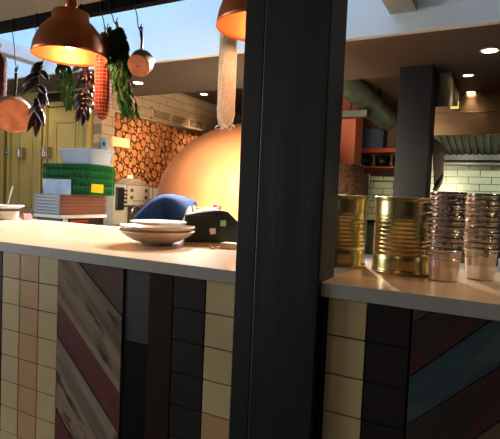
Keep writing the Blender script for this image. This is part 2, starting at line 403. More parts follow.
# ventilation grille
a = PU(150.4, 107.3, UG); b = PU(203, 122, UG); z1 = a.z; z0 = z1-.135
t = empty('air_vent', 'long brown louvred air grille high on the cream brick wall', 'vent', (UG, a.y, z0))
mb = MB()
for lo, hi in (((a.y, z0), (b.y, z0+.015)), ((a.y, z1-.015), (b.y, z1)), ((a.y, z0), (a.y+.02, z1)), ((b.y-.02, z0), (b.y, z1))):
    mb.box((UG+.001, lo[0], lo[1]), (UG+.03, hi[0], hi[1]), M['vent'])
for k in (1, 2): 
    y = a.y+(b.y-a.y)*k/3; mb.box((UG+.002, y-.012, z0+.01), (UG+.029, y+.012, z1-.01), M['vent'])
o = mb.build('vent_frame', t); o.location = inv(t)
mb = MB()
mb.box((UG+.001, a.y+.01, z0+.01), (UG+.004, b.y-.01, z1-.01), M['logback'])
for k in range(6):
    z = z0+.022+k*(z1-z0-.04)/5
    mb.box((UG+.006, a.y+.015, z-.003), (UG+.026, b.y-.015, z+.003), M['vent'])
o = mb.build('louvres', t); o.location = inv(t)
# notices at the near end of the log wall
p = PU(119, 142, UG+.02); 
mb = MB(); mb.box((UG+.001, PU(110.5,142,UG).y, p.z-.055), (UG+.03, PU(128,142,UG).y, p.z+.05), mat('box_wood', '#d8b890', .7)); tag(mb.build('notice_board', bevel=.003), 'blank pale board fixed over the lower left of the log ends', 'board')
p = PV(104.5, 144, VO-.02)
t = empty('wall_plate', 'grey-blue wall plate with a black curved symbol at the end of the olive wall', 'sign', (p.x, VO-.005, p.z))
mb = MB(); mb.box((-.045, -.02, -.065), (.045, 0, .065), M['bluepl']); mb.build('plate', t, .003)
mb = MB(); mb.tube([(-.018+.012*math.sin(q/5*PI), -.024, -.02+q*.008) for q in range(6)], .005, M['black'], 6)
mb.tube([(.018-.012*math.sin(q/5*PI), -.024, -.02+q*.008) for q in range(6)], .005, M['black'], 6)
mb.tube([(-.014, -.024, .02), (.014, -.024, -.02)], .006, M['black'], 6); mb.build('symbol', t)

# ------------------------------------------------------------------ equipment under the log wall
UC = -3.45
t = empty('oven_control_cabinet', 'pale control cabinet with four dark switches above a dark door', 'cabinet', (UC, 4.0, 0))
ya = PU(127, 195, UC).y; yb = PU(150, 195, UC).y
mb = MB(); mb.box((UG+.001, ya, 0), (UC, yb, 1.355), M['panelw']); o = mb.build('cabinet_body', t, .005); o.location = inv(t)
mb = MB(); mb.box((UC, ya+.01, .3), (UC+.015, yb-.01, 1.15), M['appliance']); o = mb.build('cabinet_door', t, .005); o.location = inv(t)
for fy in (.2, .82):
    for fz in (1.31, 1.235):
        y = ya+(yb-ya)*fy; mb = MB(); mb.box((UC, y-.02, fz-.022), (UC+.012, y+.02, fz+.012), M['black']); mb.box((UC+.012, y-.006, fz-.015), (UC+.02, y+.006, fz+.004), M['panelw']); o = mb.build('switch', t, .002); o.location = inv(t)
mb = MB(); mb.box((UC, ya+.1, 1.19), (UC+.006, yb-.1, 1.2), mat('strip_brown', '#6a4e44', .6)); o = mb.build('switch_strip', t); o.location = inv(t)
mb = MB(); mb.tube([PU(131, 214, UC+.1), PU(133, 208, UC+.1), PU(137, 205.5, UC+.1), PU(141, 207, UC+.1), PU(145, 214, UC+.1), PU(146, 222, UC+.1), PU(147, 245, UC+.1)], .008, M['steel'])
tag(mb.build('curved_tap'), 'thin curved silver pipe arching in front of the cabinet door', 'tap')
ya2 = PU(114, 190, UC).y; 
t = empty('wall_dispenser', 'dark upright dispenser with a black slot left of the switches', 'dispenser', (UC, ya2, 0))
mb = MB(); mb.box((UG+.005, max(ya2, VO-.35), 0), (UC, ya-.01, 1.36), M['panelw']); o = mb.build('dispenser_body', t, .006); o.location = inv(t)
mb = MB(); mb.box((UC, ya2+.02, 1.1), (UC+.03, ya2+.12, 1.33), M['black']); o = mb.build('slot', t, .004); o.location = inv(t)
mb = MB()
for k in range(5): mb.box((UC, ya2+.15, 1.13+k*.04), (UC+.02, ya2+.18, 1.15+k*.04), M['appliance'])
o = mb.build('buttons', t, .002); o.location = inv(t)
# small things lying on the cabinet tops
p = Vector((UC-.15, ya+.17, 1.355))
mb = MB(); mb.prism([(p.x-.03, p.y-.22, p.z), (p.x-.03, p.y+.18, p.z), (p.x-.03, p.y+.06, p.z+.07), (p.x-.03, p.y-.05, p.z+.075)], (.18,0,0), mat('cloth_grey', '#7d6f62', .9)); tag(mb.build('folded_cloth', bevel=.01), 'crumpled grey-brown cloth heap on top of the control cabinet', 'cloth')
mb = MB(); mb.box((UC-.0-.001-.05, p.y-.0, 1.4305), (UC-.03, p.y+.07, 1.47), mat('label_yellow', '#f0dc9a', .6)); 
o = mb.build('small_box', bevel=.003); o.location.z = 0; o.location = (-.06, -.05, 0); tag(o, 'tiny pale yellow box on the cloth heap below the log ends', 'box')

# ------------------------------------------------------------------ copper pizza oven
OC = EYE + Vector((ray(256, 196).x, ray(256, 196).y, 0)).normalized()*5.12
OR = 1.04
t = empty('pizza_oven', 'huge domed copper pizza oven glowing behind the counter', 'oven', (OC.x, OC.y, 0))
prof = [(OR, .9), (OR, 1.2)] + [(OR*math.cos(q/20*PI/2), 1.2+ (2.06-1.2)*math.sin(q/20*PI/2)) for q in range(1, 20)] + [(0, 2.06)]
mb = MB(); mb.lathe(prof, M['oven'], None, 96); mb.build('dome', t)
mb = MB(); mb.lathe([(0,0),(OR+.02,0),(OR+.02,.88),(OR-.02,.9),(0,.9)], M['whitep'], None, 64, smooth=False); mb.build('oven_base', t)
to = Vector((-OC.x, -OC.y, 0)).normalized(); th = math.atan2(to.y, to.x) + .5
mb = MB()
arch = [(-.3, 0), (.3, 0)] + [(.3*math.cos(q/10*PI), .12+.12*math.sin(q/10*PI)) for q in range(11)]
d = Vector((math.cos(th), math.sin(th), 0)); sx = Vector((-d.y, d.x, 0))
base = d*(OR-.08) + Vector((0,0,.93))
mb.prism([base + sx*x + Vector((0,0,z)) for x, z in arch], d*.09, M['black']); mb.build('oven_mouth', t)
mb = MB(); mb.lathe([(.14, 2.02), (.14, ZK-.001)], M['steel'], None, 24); mb.build('flue', t)

# ------------------------------------------------------------------ kitchen behind the square column
tile_s = .1
hl = PV(438, 133, hoodv); 
zt = PV(470, 112, hoodv).z; zb = PV(470, 133, hoodv).z
hx0 = PV(431, 133, hoodv).x
t = empty('extractor_hood', 'long brushed steel extractor hood over the tiled kitchen wall', 'extractor hood', (hl.x, hoodv, zb))
mb = MB(); mb.box((hx0, hoodv, zb), (UR-.1, hoodv+.03, ZK-.003), M['steel_b']); mb.box((hx0, hoodv-.012, zt-.01), (UR-.1, hoodv, zt), M['steel_d']); mb.box((hx0, hoodv-.015, zb-.02), (UR-.1, hoodv+.03, zb+.01), M['steel_b']); o = mb.build('hood_front', t, .003); o.location = inv(t)
va = hoodv+.05; vb = VK-.25; zl = PV(470, 154, vb).z
mb = MB(); mb.prism([(hx0+.01, va, zb+.02), (hx0+.01, vb, zl), (hx0+.01, vb, zl+.05), (hx0+.01, va, zb+.1)], (UR-.12-hx0, 0, 0), M['steel_d']); o = mb.build('filter_back', t); o.location = inv(t)
mb = MB(); x = hx0+.04
nd = Vector((0, -(zl-zb), (vb-va))).normalized()
while x < 2.0:
    A = Vector((x, va, zb+.02)); B = Vector((x, vb, zl)); w = Vector((.045, 0, 0)); dn = Vector((0, -.01, -.025))
    mb.prism([A, B, B+dn, A+dn], w, M['steel_d']); x += .08
o = mb.build('baffle_filters', t); o.location = inv(t)
mb = MB(); mb.box((hx0+.01, vb-.05, zl-.09), (UR-.12, VK-.001, zl), M['tray_d']); o = mb.build('grease_tray', t, .003); o.location = inv(t)
mb = MB(); mb.box((hx0+.01, vb-.03, zl-.15), (UR-.12, VK-.001, zl-.125), M['steel_d']); 
tag(mb.build('wall_rail', bevel=.002), 'thin steel rail on the tiled wall under the extractor hood', 'rail')
# cooking range along the tiled wall
mb = MB(); mb.box((-2.0, 6.75, 0), (UR-.2, VK-.01, 1.0), M['steel_d']); mb.box((-2.0, 6.72, .96), (UR-.2, VK-.01, 1.0), M['black']); tag(mb.build('cooking_range', bevel=.005), 'dark cooking range along the tiled kitchen wall', 'range')
# paper pad hung on the column
p0 = PV(434, 140, VS+.05); 
a = PV(432, 136, VS+.02); b = PV(444, 150, VS+.02); c = PV(443, 180, VS+.02); d = PV(434, 198, VS+.02)
t = empty('hanging_apron', 'pale grey cloth hanging at the right of the slate column', 'cloth', (a.x, a.y, d.z))
prev = MB(); Ipts = [a, b+Vector((-.03,0,.06)), b, c, d]
prev.prism(Ipts, (0, .03, 0), mat('apron_grey', '#9a928a', .85, c2='#857c74', scale=12)); o = prev.build('cloth_panel', t, .008); o.location = inv(t)
mb = MB(); mb.tube([PV(443, 174, VS-.0), PV(437, 183, VS-.0), PV(433, 190, VS-.0)], [.008,.012,.006], M['black']); o = mb.build('black_strap', t); o.location = inv(t)
# exit light
p = PV(454.5, 104.5, 6.1)
t = empty('wall_lamp', 'small square amber light on the dark bulkhead by the hood', 'lamp', (p.x, hoodv-.013, p.z))
mb = MB(); mb.box((-.055, -.12, -.055), (.055, 0, .055), M['black']); mb.build('lamp_case', t, .004)
mb = MB(); mb.box((-.045, -.126, -.045), (.045, -.12, .045), M['emer']); mb.build('lens', t)

# galvanised duct between the posts
DV = 5.4
A = PV(338, 78, DV-.6); B = PV(358, 95, DV-.2); C = PV(378, 112, DV+.3)
t = empty('ventilation_duct', 'greenish galvanised spiral duct sloping under the dark kitchen ceiling', 'duct', B)
A2 = A + (A-B)*.8; C2 = C + (C-B)*.55
seg = []
for k in range(25): seg.append(A2.lerp(C2, k/24))
rr = [(.128 if k % 6 else .138) for k in range(25)]
mb = MB(); mb.tube(seg, rr, mat('duct_metal', '#8c9484', .35, .8, c2='#707868', scale=8), 24); o = mb.build('duct_pipe', t); o.location = inv(t)
mb = MB(); mb.tube([B+Vector((0,0,.12)), Vector((B.x, B.y, ZK-.002))], .012, M['iron']); o = mb.build('hanger_rod', t); o.location = inv(t)
mb = MB(); mb.tube([C+Vector((0,0,.14)), Vector((C.x, C.y, ZK-.002))], .012, M['iron']); o = mb.build('hanger_rod', t); o.location = inv(t)
mb = MB(); q0, q1 = PV(344, 112, DV-.35), PV(366, 121, DV-.35); mb.box((q0.x-.3, DV-.33, q0.z-.05), (q1.x, DV-.2, q0.z+.02), M['steel_d'])
tag(mb.build('hanging_lamp_bar', bevel=.004), 'dark metal fitting hanging below the galvanised duct', 'light fitting')
mb = MB(); mb.tube([(q0.x+.05, DV-.26, q0.z+.018), (q0.x+.05, DV-.26, ZK-.001)], .008, M['iron'])
tag(mb.build('hanger_wire'), 'thin dark rod holding the metal fitting below the duct', 'rod')

a = PV(355, 140, 5.9)
mb = MB(); mb.box((a.x-.62, 5.9, 0), (a.x, 6.25, ZK-.002), mat('terracotta_paint', '#a84e2c', .6, c2='#9c4628', scale=3)); tag(mb.build('terracotta_pier', bevel=.005), 'orange-red painted pier right beside the black post, behind the oven', 'pier')
struct('wall_kitchen_upper', [((UG, VK-.03, 1.72), (hx0-.15, VK-.001, ZK), mat('brown_wall', '#5a3420', .7))])
# wall shelves with pots, seen between the posts
def shelf(pxa, pya, pxb, V, dep, m, name, label, th=.03):
    a = PV(pxa, pya, V); b = PV(pxb, pya, V); z = a.z
    t = empty(name, label, 'shelf', (a.x, V, z))
    mb = MB(); mb.box((a.x, V, z-th), (b.x+.2, V+dep, z), m); o = mb.build('shelf_board', t, .003); o.location = inv(t)
    mb = MB()
    for fx in (.02, .9): mb.box((a.x+(b.x-a.x)*fx, V+dep-.03, z-.22), (a.x+(b.x-a.x)*fx+.025, V+dep-.001, z-th), M['steel_d'])
    mb.box((a.x, V+dep-.03, z-.22), (b.x+.2, V+dep, z-.19), M['steel_d'])
    o = mb.build('shelf_bracket', t); o.location = inv(t)
    return a.x, b.x+.2, z
SV = 7.2
x0, x1, z = shelf(354, 148, 399, SV, VK-SV-.032, M['redsh'], 'wall_shelf', 'upper wall shelf with a red-brown lit edge holding dark pots', .07)
mbx = MB(); mbx.box((x0, SV+.05, z+.001), (x0+.42, SV+.3, z+.3), M['blue_d']); tag(mbx.build('blue_box', bevel=.005), 'dark navy box on the upper wall shelf by the oven', 'box')
mbx = MB(); T = Matrix.Translation((x0+.75, SV+.16, z+.001)); mbx.lathe([(0,0),(.13,0),(.19,.18),(.185,.18),(.125,.01),(0,.01)], mat('bowl_khaki', '#9a9468', .5), T, 24); tag(mbx.build('khaki_bowl'), 'khaki bowl on the upper wall shelf beside the navy box', 'bowl')
x0, x1, z = shelf(354, 166, 399, SV, VK-SV-.032, M['steel_d'], 'wall_shelf', 'lower wall shelf with three black pots under the red-edged shelf', .03)
for k in range(3):
    t = empty('black_pot', ['leftmost of three black pots on the lower wall shelf', 'middle black pot on the lower wall shelf', 'right-hand black pot on the lower wall shelf'][k], 'pot', (x0+.12+k*.26, SV+.16, z+.001), 0, 'black pots on the lower wall shelf')
    mb = MB(); mb.lathe([(0,0),(.1,0),(.105,.17),(.095,.17),(.09,.01),(0,.01)], M['black'], None, 20); mb.build('pot_body', t)
    mb = MB(); mb.tube([(-.02,-.1,.13), (-.02,-.16,.15)], .01, M['steel'], 6); mb.build('pot_handle', t)
mb = MB(); mb.box((x0+.9, SV+.05, z+.001), (x1-.02, SV+.3, z+.13), mat('tray_tan', '#8a8058', .6)); tag(mb.build('storage_tub', bevel=.01), 'tan storage tub on the lower wall shelf right of the pots', 'tub')
a = PV(362, 175, 6.9); b = PV(399, 168, 6.9)
mb = MB(); mb.box((a.x, 6.9, a.z), (b.x+.1, 7.15, b.z), M['darkboard']); mb.box((a.x-.01, 6.89, b.z), (b.x+.1, 7.16, b.z+.02), M['redsh']); 
mb.box((a.x+.03, 6.98, 1.0), (a.x+.07, 7.05, a.z), M['steel_d']); mb.box((b.x, 6.98, 1.0), (b.x+.04, 7.05, a.z), M['steel_d'])
tag(mb.build('heat_lamp_gantry', bevel=.004), 'dark red heated gantry standing on the range below the shelves', 'gantry')

# stainless bench behind the right counter and things on it
t = empty('steel_bench', 'bright steel bench behind the tins and pails', 'bench', (.2, 2.5, 0))
mb = MB(); mb.box((-1.05, 2.0, .93), (2.2, 2.95, .97), M['dough']); o = mb.build('bench_top', t, .004); o.location = inv(t)
for x in (-1.0, 2.12):
    for y in (2.05, 2.86):
        mb = MB(); mb.box((x, y, 0), (x+.04, y+.04, .93), M['steel_d']); o = mb.build('leg', t); o.location = inv(t)
mb = MB(); mb.box((.0, 2.5, .971), (.9, 2.9, 1.02), M['whitep']); mb.box((.02, 2.52, 1.02), (.88, 2.88, 1.022), M['whitep']); tag(mb.build('cutting_board', bevel=.006), 'long white board on the steel bench behind the pails', 'board')

# ------------------------------------------------------------------ counters
def tiles(name, parent, cols_, z1, zrows, y):
    """cols_: list of (x0, x1, material or list); rows downwards of height .092"""
    mb = MB(); x0 = min(c[0] for c in cols_); x1 = max(c[1] for c in cols_)
    mb.box((x0, y+.006, 0), (x1, y+.02, z1), M['grout'])
    for a, b, mm in cols_:
        z = z1; k = 0
        while z > .02:
            zz = max(z-.0945, 0.01)
            mb.box((a+.0018, y, zz+.0034), (b-.0018, y+.008, z), mm if not isinstance(mm, list) else mm[k % len(mm)]); z = zz; k += 1
    o = mb.build(name, parent, .0012); o.location = inv(parent); return o
YT = V0+.018; ZT = ZC-.037
def ux(px, py=300): return PV(px, py, YT).x
CB0 = PZ(0, 218, ZC)
VBK = 2.0
ul = -3.6
# left
t = empty('worktop', 'wide pale worktop with grey edge on the left of the post', 'worktop', (-2, V0, ZC-.035))
def slab(x0, x1, v1, par):
    mb = MB(); mb.box((x0, V0, ZC-.035), (x1, v1, ZC), M['worktop']); o = mb.build('slab', par, .0015)
    me = o.data; me.materials.append(M['edge'])
    for p in me.polygons:
        if p.normal.z < .5: p.material_index = 1
    o.location = inv(par)
slab(ul, pl.x-.001, VBK, t)
o = t
t = empty('counter_base', 'left counter front with cream tiles, diagonal weathered planks and dark grille', 'counter', (-2, V0, 0))
mb = MB(); mb.box((ul+.05, YT+.02, 0), (pl.x-.002, VBK-.05, ZC-.0355), M['darkpanel']); o = mb.build('carcass', t); o.location = inv(t)
c0, c1, c2, c3 = ux(2.6, 260), ux(20, 262), ux(39.5, 262), ux(58.8, 262)
w = (c3-c0)/3
tiles('tile_panel', t, [(c0-w*1, c0, M['charcoal']), (c0, c0+w, [M['peach']]+[M['cream']]*20), (c0+w, c0+2*w, M['peach']), (c0+2*w, c3, M['cream'])], ZT, 0, YT)
c5 = ux(205.5, 300); 
tiles('tile_panel', t, [(c5, c5+.1, [M['cream']]*4+[M['peach']]*9), (c5+.1, pl.x-.003, M['cream'])], ZT, 0, YT)
g0, g1, g2 = ux(123.5, 300), ux(148.5, 300), ux(173, 300)
tiles('dark_tile_panel', t, [(g2, c5, M['charcoal'])], ZT, 0, YT)
def planks(name, parent, x0, x1, lines, mats_):
    """lines: pixel pairs; sequence of half-planes separating consecutive boards, top board first"""
    L = [(PV(*a, YT), PV(*b, YT)) for a, b in lines]
    def side(L_, p): A, B = L_; return (B.x-A.x)*(p[1]-A.z)-(B.z-A.z)*(p[0]-A.x)
    def clip(poly, L_, sgn, gap):
        out = []; n = len(poly); ln = ((L_[1].x-L_[0].x)**2+(L_[1].z-L_[0].z)**2)**.5
        f = lambda p: sgn*side(L_, p)/ln - gap
        for i in range(n):
            p, q = poly[i], poly[(i+1) % n]; fp, fq = f(p), f(q)
            if fp >= 0: out.append(p)
            if (fp >= 0) != (fq >= 0):
                s_ = fp/(fp-fq); out.append((p[0]+(q[0]-p[0])*s_, p[1]+(q[1]-p[1])*s_))
        return out
    mb = MB(); mb.box((x0, YT+.012, 0), (x1, YT+.02, ZT), M['grout'])
    for k in range(len(L)+1):
        poly = [(x0+.002, .01), (x1-.002, .01), (x1-.002, ZT), (x0+.002, ZT)]
        if k > 0: poly = clip(poly, L[k-1], -1, .0012)
        if k < len(L): poly = clip(poly, L[k], 1, .0012)
        if len(poly) > 2: mb.prism([(x, YT-.001-.002*(k % 2), z) for x, z in poly], (0, .013, 0), mats_[k])
    o = mb.build(name, parent); o.location = inv(parent)
# left boards: above-right of the first line comes first, ordering by the left side of each line
planks('plank_panel', t, c3+.001, g0, [((75,257),(125,320)), ((59,302),(121,395)), ((59,337),(120,435)), ((59,367),(100,439)), ((56,407),(72,439))],
       [M['wdark'], M['wgrey'], M['wred'], M['wgrey2'], M['wgrey'], M['wred']])
zg = PV(135, 343, YT).z
mb = MB(); mb.box((g0+.001, YT+.004, zg), (g1, YT+.02, ZT), M['darkpanel']); o = mb.build('blank_panel', t, .002); o.location = inv(t)
mb = MB(); n = 9
for k in range(n+1): 
    x = g0+.002+(g1-g0-.006)*k/n; mb.box((x, YT+.002, .3), (x+.002, YT+.006, zg), M['mesh_g'])
z = .3
while z < zg: mb.box((g0+.002, YT+.002, z), (g1-.002, YT+.006, z+.002), M['mesh_g']); z += .0075
mb.box((g0+.001, YT+.014, .0), (g1, YT+.018, zg), M['black'])
o = mb.build('grille', t); o.location = inv(t)
mb = MB(); mb.box((g1+.001, YT, 0), (g2-.001, YT+.02, ZT), M['darkboard']); o = mb.build('dark_red_board', t, .002); o.location = inv(t)
# right
t = empty('worktop', 'tan worktop with grey edge on the right of the post, under the tins', 'worktop', (.5, V0, ZC-.035))
slab(pr.x+.001, 2.2, 1.62, t)
# let the slab pass behind the post
t = empty('counter_base', 'right counter front with one cream tile column and red and teal diagonal planks', 'counter', (.5, V0, 0))
r0_, r1, r2, r3 = pr.x+.002, ux(326.5, 330), ux(366.5, 330), ux(410.8, 330)
mb = MB(); mb.box((pr.x+.002, YT+.02, 0), (2.15, 1.58, ZC-.0355), M['darkpanel']); o = mb.build('carcass', t); o.location = inv(t)
tiles('tile_panel', t, [(r0_, r1, M['charcoal']), (r1, r2, M['cream'])], ZT, 0, YT)
tiles('dark_tile_panel', t, [(r2, r3, M['charcoal'])], ZT, 0, YT)
def L2(a, b): return (a, b)
planks('plank_panel', t, r3+.001, r3+.75, [((412,323.7),(430,312.7)), ((412,374.4),(490,320.6)), ((406.3,425),(500,366.5)), ((472.8,439),(500,420))],
       [M['wbrownR'], M['wredR'], M['wteal'], M['wredR'], M['wbrownR']])

# ------------------------------------------------------------------ rail, pendants, hanging food
VR_ = 1.50
ra = PV(0, 28, VR_)
RZ = ra.z; RH = .021
t = empty('hanging_rail', 'black square ceiling-hung rail above the counter carrying hooks', 'rail', (ra.x, VR_, RZ))
mb = MB(); mb.box((-3.6, VR_-RH, RZ-RH), (-.25, VR_+RH, RZ+RH), M['rail']); o = mb.build('bar', t, .003); o.location = inv(t)
for x in (-3.4, -.3):
    mb = MB(); mb.tube([(x, VR_, RZ+RH), (x, VR_, 2.549)], .008, M['rail']); o = mb.build('drop_rod', t); o.location = inv(t)
VL = 1.345
def pendant(c, R, label, energy, cordz=2.549):
    """c: centre of the rim"""
    t = empty('pendant_lamp', label, 'pendant lamp', c)
    k = R/.15
    out = [(.150,0),(.149,.012),(.144,.042),(.133,.074),(.116,.104),(.094,.130),(.074,.146),(.073,.176),(.070,.180),(.022,.182)]
    inn = [(.020,.178),(.068,.175),(.070,.143),(.091,.126),(.113,.101),(.130,.072),(.141,.041),(.146,.012),(.148,0)]
    pr_ = [(a*k, b*k) for a, b in out+inn]
    mb = MB(); mb.lathe(pr_, M['copper'], None, 64, closed=True, seg_m=[None]*9+[M['copper_in']]*9+[M['copper_in']]); mb.build('lamp_shade', t)
    mb = MB(); mb.lathe([(0,.178*k),(.024*k,.178*k),(.024*k,.245*k),(.012*k,.25*k),(0,.25*k)], M['copper'], None, 24); mb.build('lamp_holder', t)
    mb = MB(); mb.tube([(0,0,.25*k), (0,0,cordz-c[2])], .006, M['black']); mb.build('cord', t)
    mb = MB(); mb.ball((0,0,.07*k), (.03,.03,.036), M['bulb'], 16); mb.tube([(0,0,.09*k), (0,0,.17*k)], .014, M['blackp']); mb.build('bulb', t)
    ld = bpy.data.lights.new('pendant_light', 'POINT'); ld.energy = energy; ld.color = (1, .6, .32); ld.shadow_soft_size = .03
    lo = bpy.data.objects.new('pendant_light', ld); col.objects.link(lo); lo.parent = t; lo.location = (0,0,.005)
    return t
c1_ = PV(70, 57, VL); 
pendant((c1_.x, VL, c1_.z), .141, 'copper dome pendant lamp hanging left, whole shade lit inside', 5)
c2_ = PV(263, 30, VL)
pendant((c2_.x, VL, c1_.z+.006), .145, 'copper dome pendant lamp half hidden behind the timber post', 3)

def hook(name, x, zlow, label, w=.012, sw=1, bottom=True):
    """S hook over the rail, hanging down to zlow"""
    mb = MB(); r = .0022; zt = RZ+RH+r
    pts_ = [(x, VR_+RH+.003, RZ), (x, VR_+RH+.002, zt), (x, VR_, zt+.002), (x, VR_-RH-.002, zt), (x, VR_-RH-.004, RZ), (x, VR_-RH-.004, RZ-RH-.01)]
    n = 6; L_ = RZ-RH-.01-zlow
    for k in range(1, n): pts_.append((x+sw*.006*math.sin(k/n*PI), VR_-RH*(1-k/n)-.004, RZ-RH-.01-L_*k/n))
    for k in range(7): a = PI*k/6; pts_.append((x+sw*.008*(1-math.cos(a)), VR_, zlow-.008*math.sin(a)))
    pts_.append((x+sw*.018, VR_, zlow+.012))
    mb.tube(pts_, r, M['iron'], 6)
    o = mb.build(name); tag(o, label, 'hook', 'hooks over the black rail'); return o
def hz(px, py): p = PV(px, py, VR_); return p

def netted(px_top, px_bot, R, label, mbody, mnet, dark_top=False, ridged=False):
    a = hz(*px_top); b = hz(*px_bot); L_ = a.z-b.z; x = (a.x+b.x)/2
    t = empty('netted_salami', label, 'salami', (x, VR_, b.z))
    prof = [(0,0),(R*.45,.006),(R*.8,.03),(R*.97,.07),(R,.12),(R,L_-.05),(R*.85,L_-.025),(R*.4,L_-.005),(0,L_)]
    if ridged:
        pr2 = []
        n = int(L_/.009)
        for k in range(n+1):
            z = L_*k/n; e = min(1, (z/.06))**.5 * min(1, (L_-z)/.04)**.5
            pr2.append((max(1e-7, R*e*(1+.07*(k % 2)))if 0 < k < n else 0, z))
        prof = pr2
    mb = MB(); mb.lathe(prof, mbody, None, 28); mb.build('sausage', t)
    def rad(z):
        for (r1_, z1_), (r2_, z2_) in zip(prof, prof[1:]):
            if z1_ <= z <= z2_: return r1_+(r2_-r1_)*(z-z1_)/max(z2_-z1_, 1e-6)
        return 0
    mb = MB()
    nn = max(8, int(L_/.014))
    for k in range(1, nn):
        z = L_*k/nn; r = rad(z)+.0006
        mb.tube([(r*math.cos(q/20*2*PI), r*math.sin(q/20*2*PI), z) for q in range(20)], .0011, mnet, 4, True)
    for q in range(14):
        a_ = q/14*2*PI; mb.tube([((rad(L_*k/16)+.0006)*math.cos(a_), (rad(L_*k/16)+.0006)*math.sin(a_), L_*k/16) for k in range(1, 16)], .0011, mnet, 4)
    mb.tube([(0,0,L_-.004), (.003,0,L_+.008), (0,0,L_+.018)], .004, mnet, 6)
    mb.tube([(.004*math.cos(q), 0, L_+.018+.006*math.sin(q)) for q in [k*PI/5 for k in range(10)]], .0016, mnet, 5, True)
    if not ridged: mb.tube([(0,0,.004), (.002,0,-.012), (-.003,0,-.02)], .003, mnet, 5)
    mb.build('netting', t)
    return t
netted((104, 32), (103, 120), .034, 'red salami in white netting hanging right of the lamp', M['salami'], M['net'])
hook('s_hook', hz(105, 20).x, hz(105, 27).z, 'black hook holding the red netted salami beside the lamp')
netted((0, 52), (-3, 116), .034, 'dark red ribbed salami at the left edge of the photo', mat('salami_dark', '#52180f', .6, spec=.2), M['net_r'], ridged=True)
hook('s_hook', hz(1.5, 40).x, hz(2, 45).z, 'black hook holding the ribbed salami at the left edge', sw=-1)
# white salami under the right lamp
a = hz(229, 30); b = hz(229, 126); L_ = a.z-b.z
t = empty('white_salami', 'long white floury salami in string net below the right copper lamp', 'salami', (a.x, VR_, b.z))
mb = MB(); R = .031; mb.lathe([(0,0),(R*.6,.005),(R*.92,.025),(R,.06),(R*.98,L_-.02),(R*.7,L_-.004),(0,L_)], M['salw'], None, 28); mb.build('sausage', t)
mb = MB()
for k in range(1, int(L_/.009)):
    z = .012+k*.009
    if z < L_-.01: mb.tube([((R+.001)*min(1, .75+z*6)*math.cos(q/18*2*PI), (R+.001)*min(1, .75+z*6)*math.sin(q/18*2*PI), z+.002*math.sin(q)) for q in range(18)], .0009, M['netw'], 4, True)
for q in range(12):
    a_ = q/12*2*PI; mb.tube([((R+.001)*math.cos(a_+z*3)*min(1,.75+z*6), (R+.001)*math.sin(a_+z*3)*min(1,.75+z*6), z) for z in [L_*j/20 for j in range(20)]], .0009, M['netw'], 4)
for q in range(26):
    a_ = rnd.uniform(0, 2*PI); r = rnd.uniform(.005, R); z = rnd.uniform(0, .03)
    mb.tube([(r*math.cos(a_), r*math.sin(a_), z), (r*1.25*math.cos(a_+.3), r*1.25*math.sin(a_+.3), z-.008), (r*1.1*math.cos(a_+.6), r*1.1*math.sin(a_+.6), z-rnd.uniform(.008,.022))], .002, M['netw'], 4)
mb.build('netting', t)
hook('s_hook', a.x, a.z+.02, 'black hook hidden behind the right lamp holding the white salami')
mb2 = MB(); mb2.tube([(0,0,L_-.005),(0,0,L_+.012)], .002, M['string']); mb2.build('hanging_loop', t)

# pans
def pan(px, py, rp, hpx, hpy, label, tilt=(0,0), depth=.045):
    c = hz(px, py); d = (EYE-c).normalized(); d = (d+Vector((tilt[0], 0, tilt[1]))).normalized()
    R = rp*(c-EYE).dot(fwd)/F
    t = empty('copper_pan', label, 'pan', c)
    T = axisT((0,0,0), d)
    # base disc towards the viewer, open side away
    mb = MB(); mb.lathe([(0,0),(R*.5,0),(R*.97,0),(R,-.003),(R*1.03,-depth),(R*1.07,-depth-.002),(R*1.07,-depth-.004),(R*1.0,-depth-.004),(R*.95,-.006),(0,-.004)], M['steel'], T, 64, smooth=False,
                          seg_m=[M['copper_base'], M['copper_base'], M['copper_base'], M['copper_side']])
    mb.build('pan_body', t)
    h = hz(hpx, hpy)-c; h.y = 0
    st = T @ Vector((0,0,-depth*.6)); dirn = (Vector((h.x,0,h.z))).normalized(); st = st + dirn*R*1.0
    end = Vector((h.x, 0, h.z))
    mb = MB(); mid = st.lerp(end, .5); mid.y += .004
    mb.tube([st-dirn*.004, st.lerp(end,.15), mid, st.lerp(end,.9)], [.009, .007, .0075, .009], M['iron'], 8, flat=.5)
    ec = end; mb.tube([ec+Vector((.0065*math.cos(q/12*2*PI), 0, .008*math.sin(q/12*2*PI))) for q in range(12)], .0036, M['iron'], 6, True)
    mb.build('handle', t)
    mb = MB(); 
    for s_ in (-.006, .006): mb.ball(st+Vector((s_,-.003,-.006)), .0028, M['steel'], 8)
    mb.build('rivet', t)
    return t, c, Vector((c.x+end.x, c.y+end.y, c.z+end.z)), T
t, c, e, T = pan(138.5, 66, 11.5, 141, 29, 'small copper pan hanging base outwards at the right end of the rail', (-.38,-.3), .05)
mb = MB()
for k in range(5): mb.box((-.008+k*.0035, -.0025, 0), (-.0062+k*.0035, .0025-.001*(k%2), .0006), M['iron'], T)
mb.build('stamp', t)
hook('s_hook', hz(139, 10).x, hz(140, 27).z, 'black hook holding the small copper pan', sw=.8)
t, c, e, T = pan(14, 116, 17, 16, 70, 'larger copper pan hanging low at the far left, base outwards', (.0,-.22), .065)
hook('s_hook', hz(17, 30).x, hz(16.5, 68).z, 'long thin hook holding the larger copper pan', sw=.6)

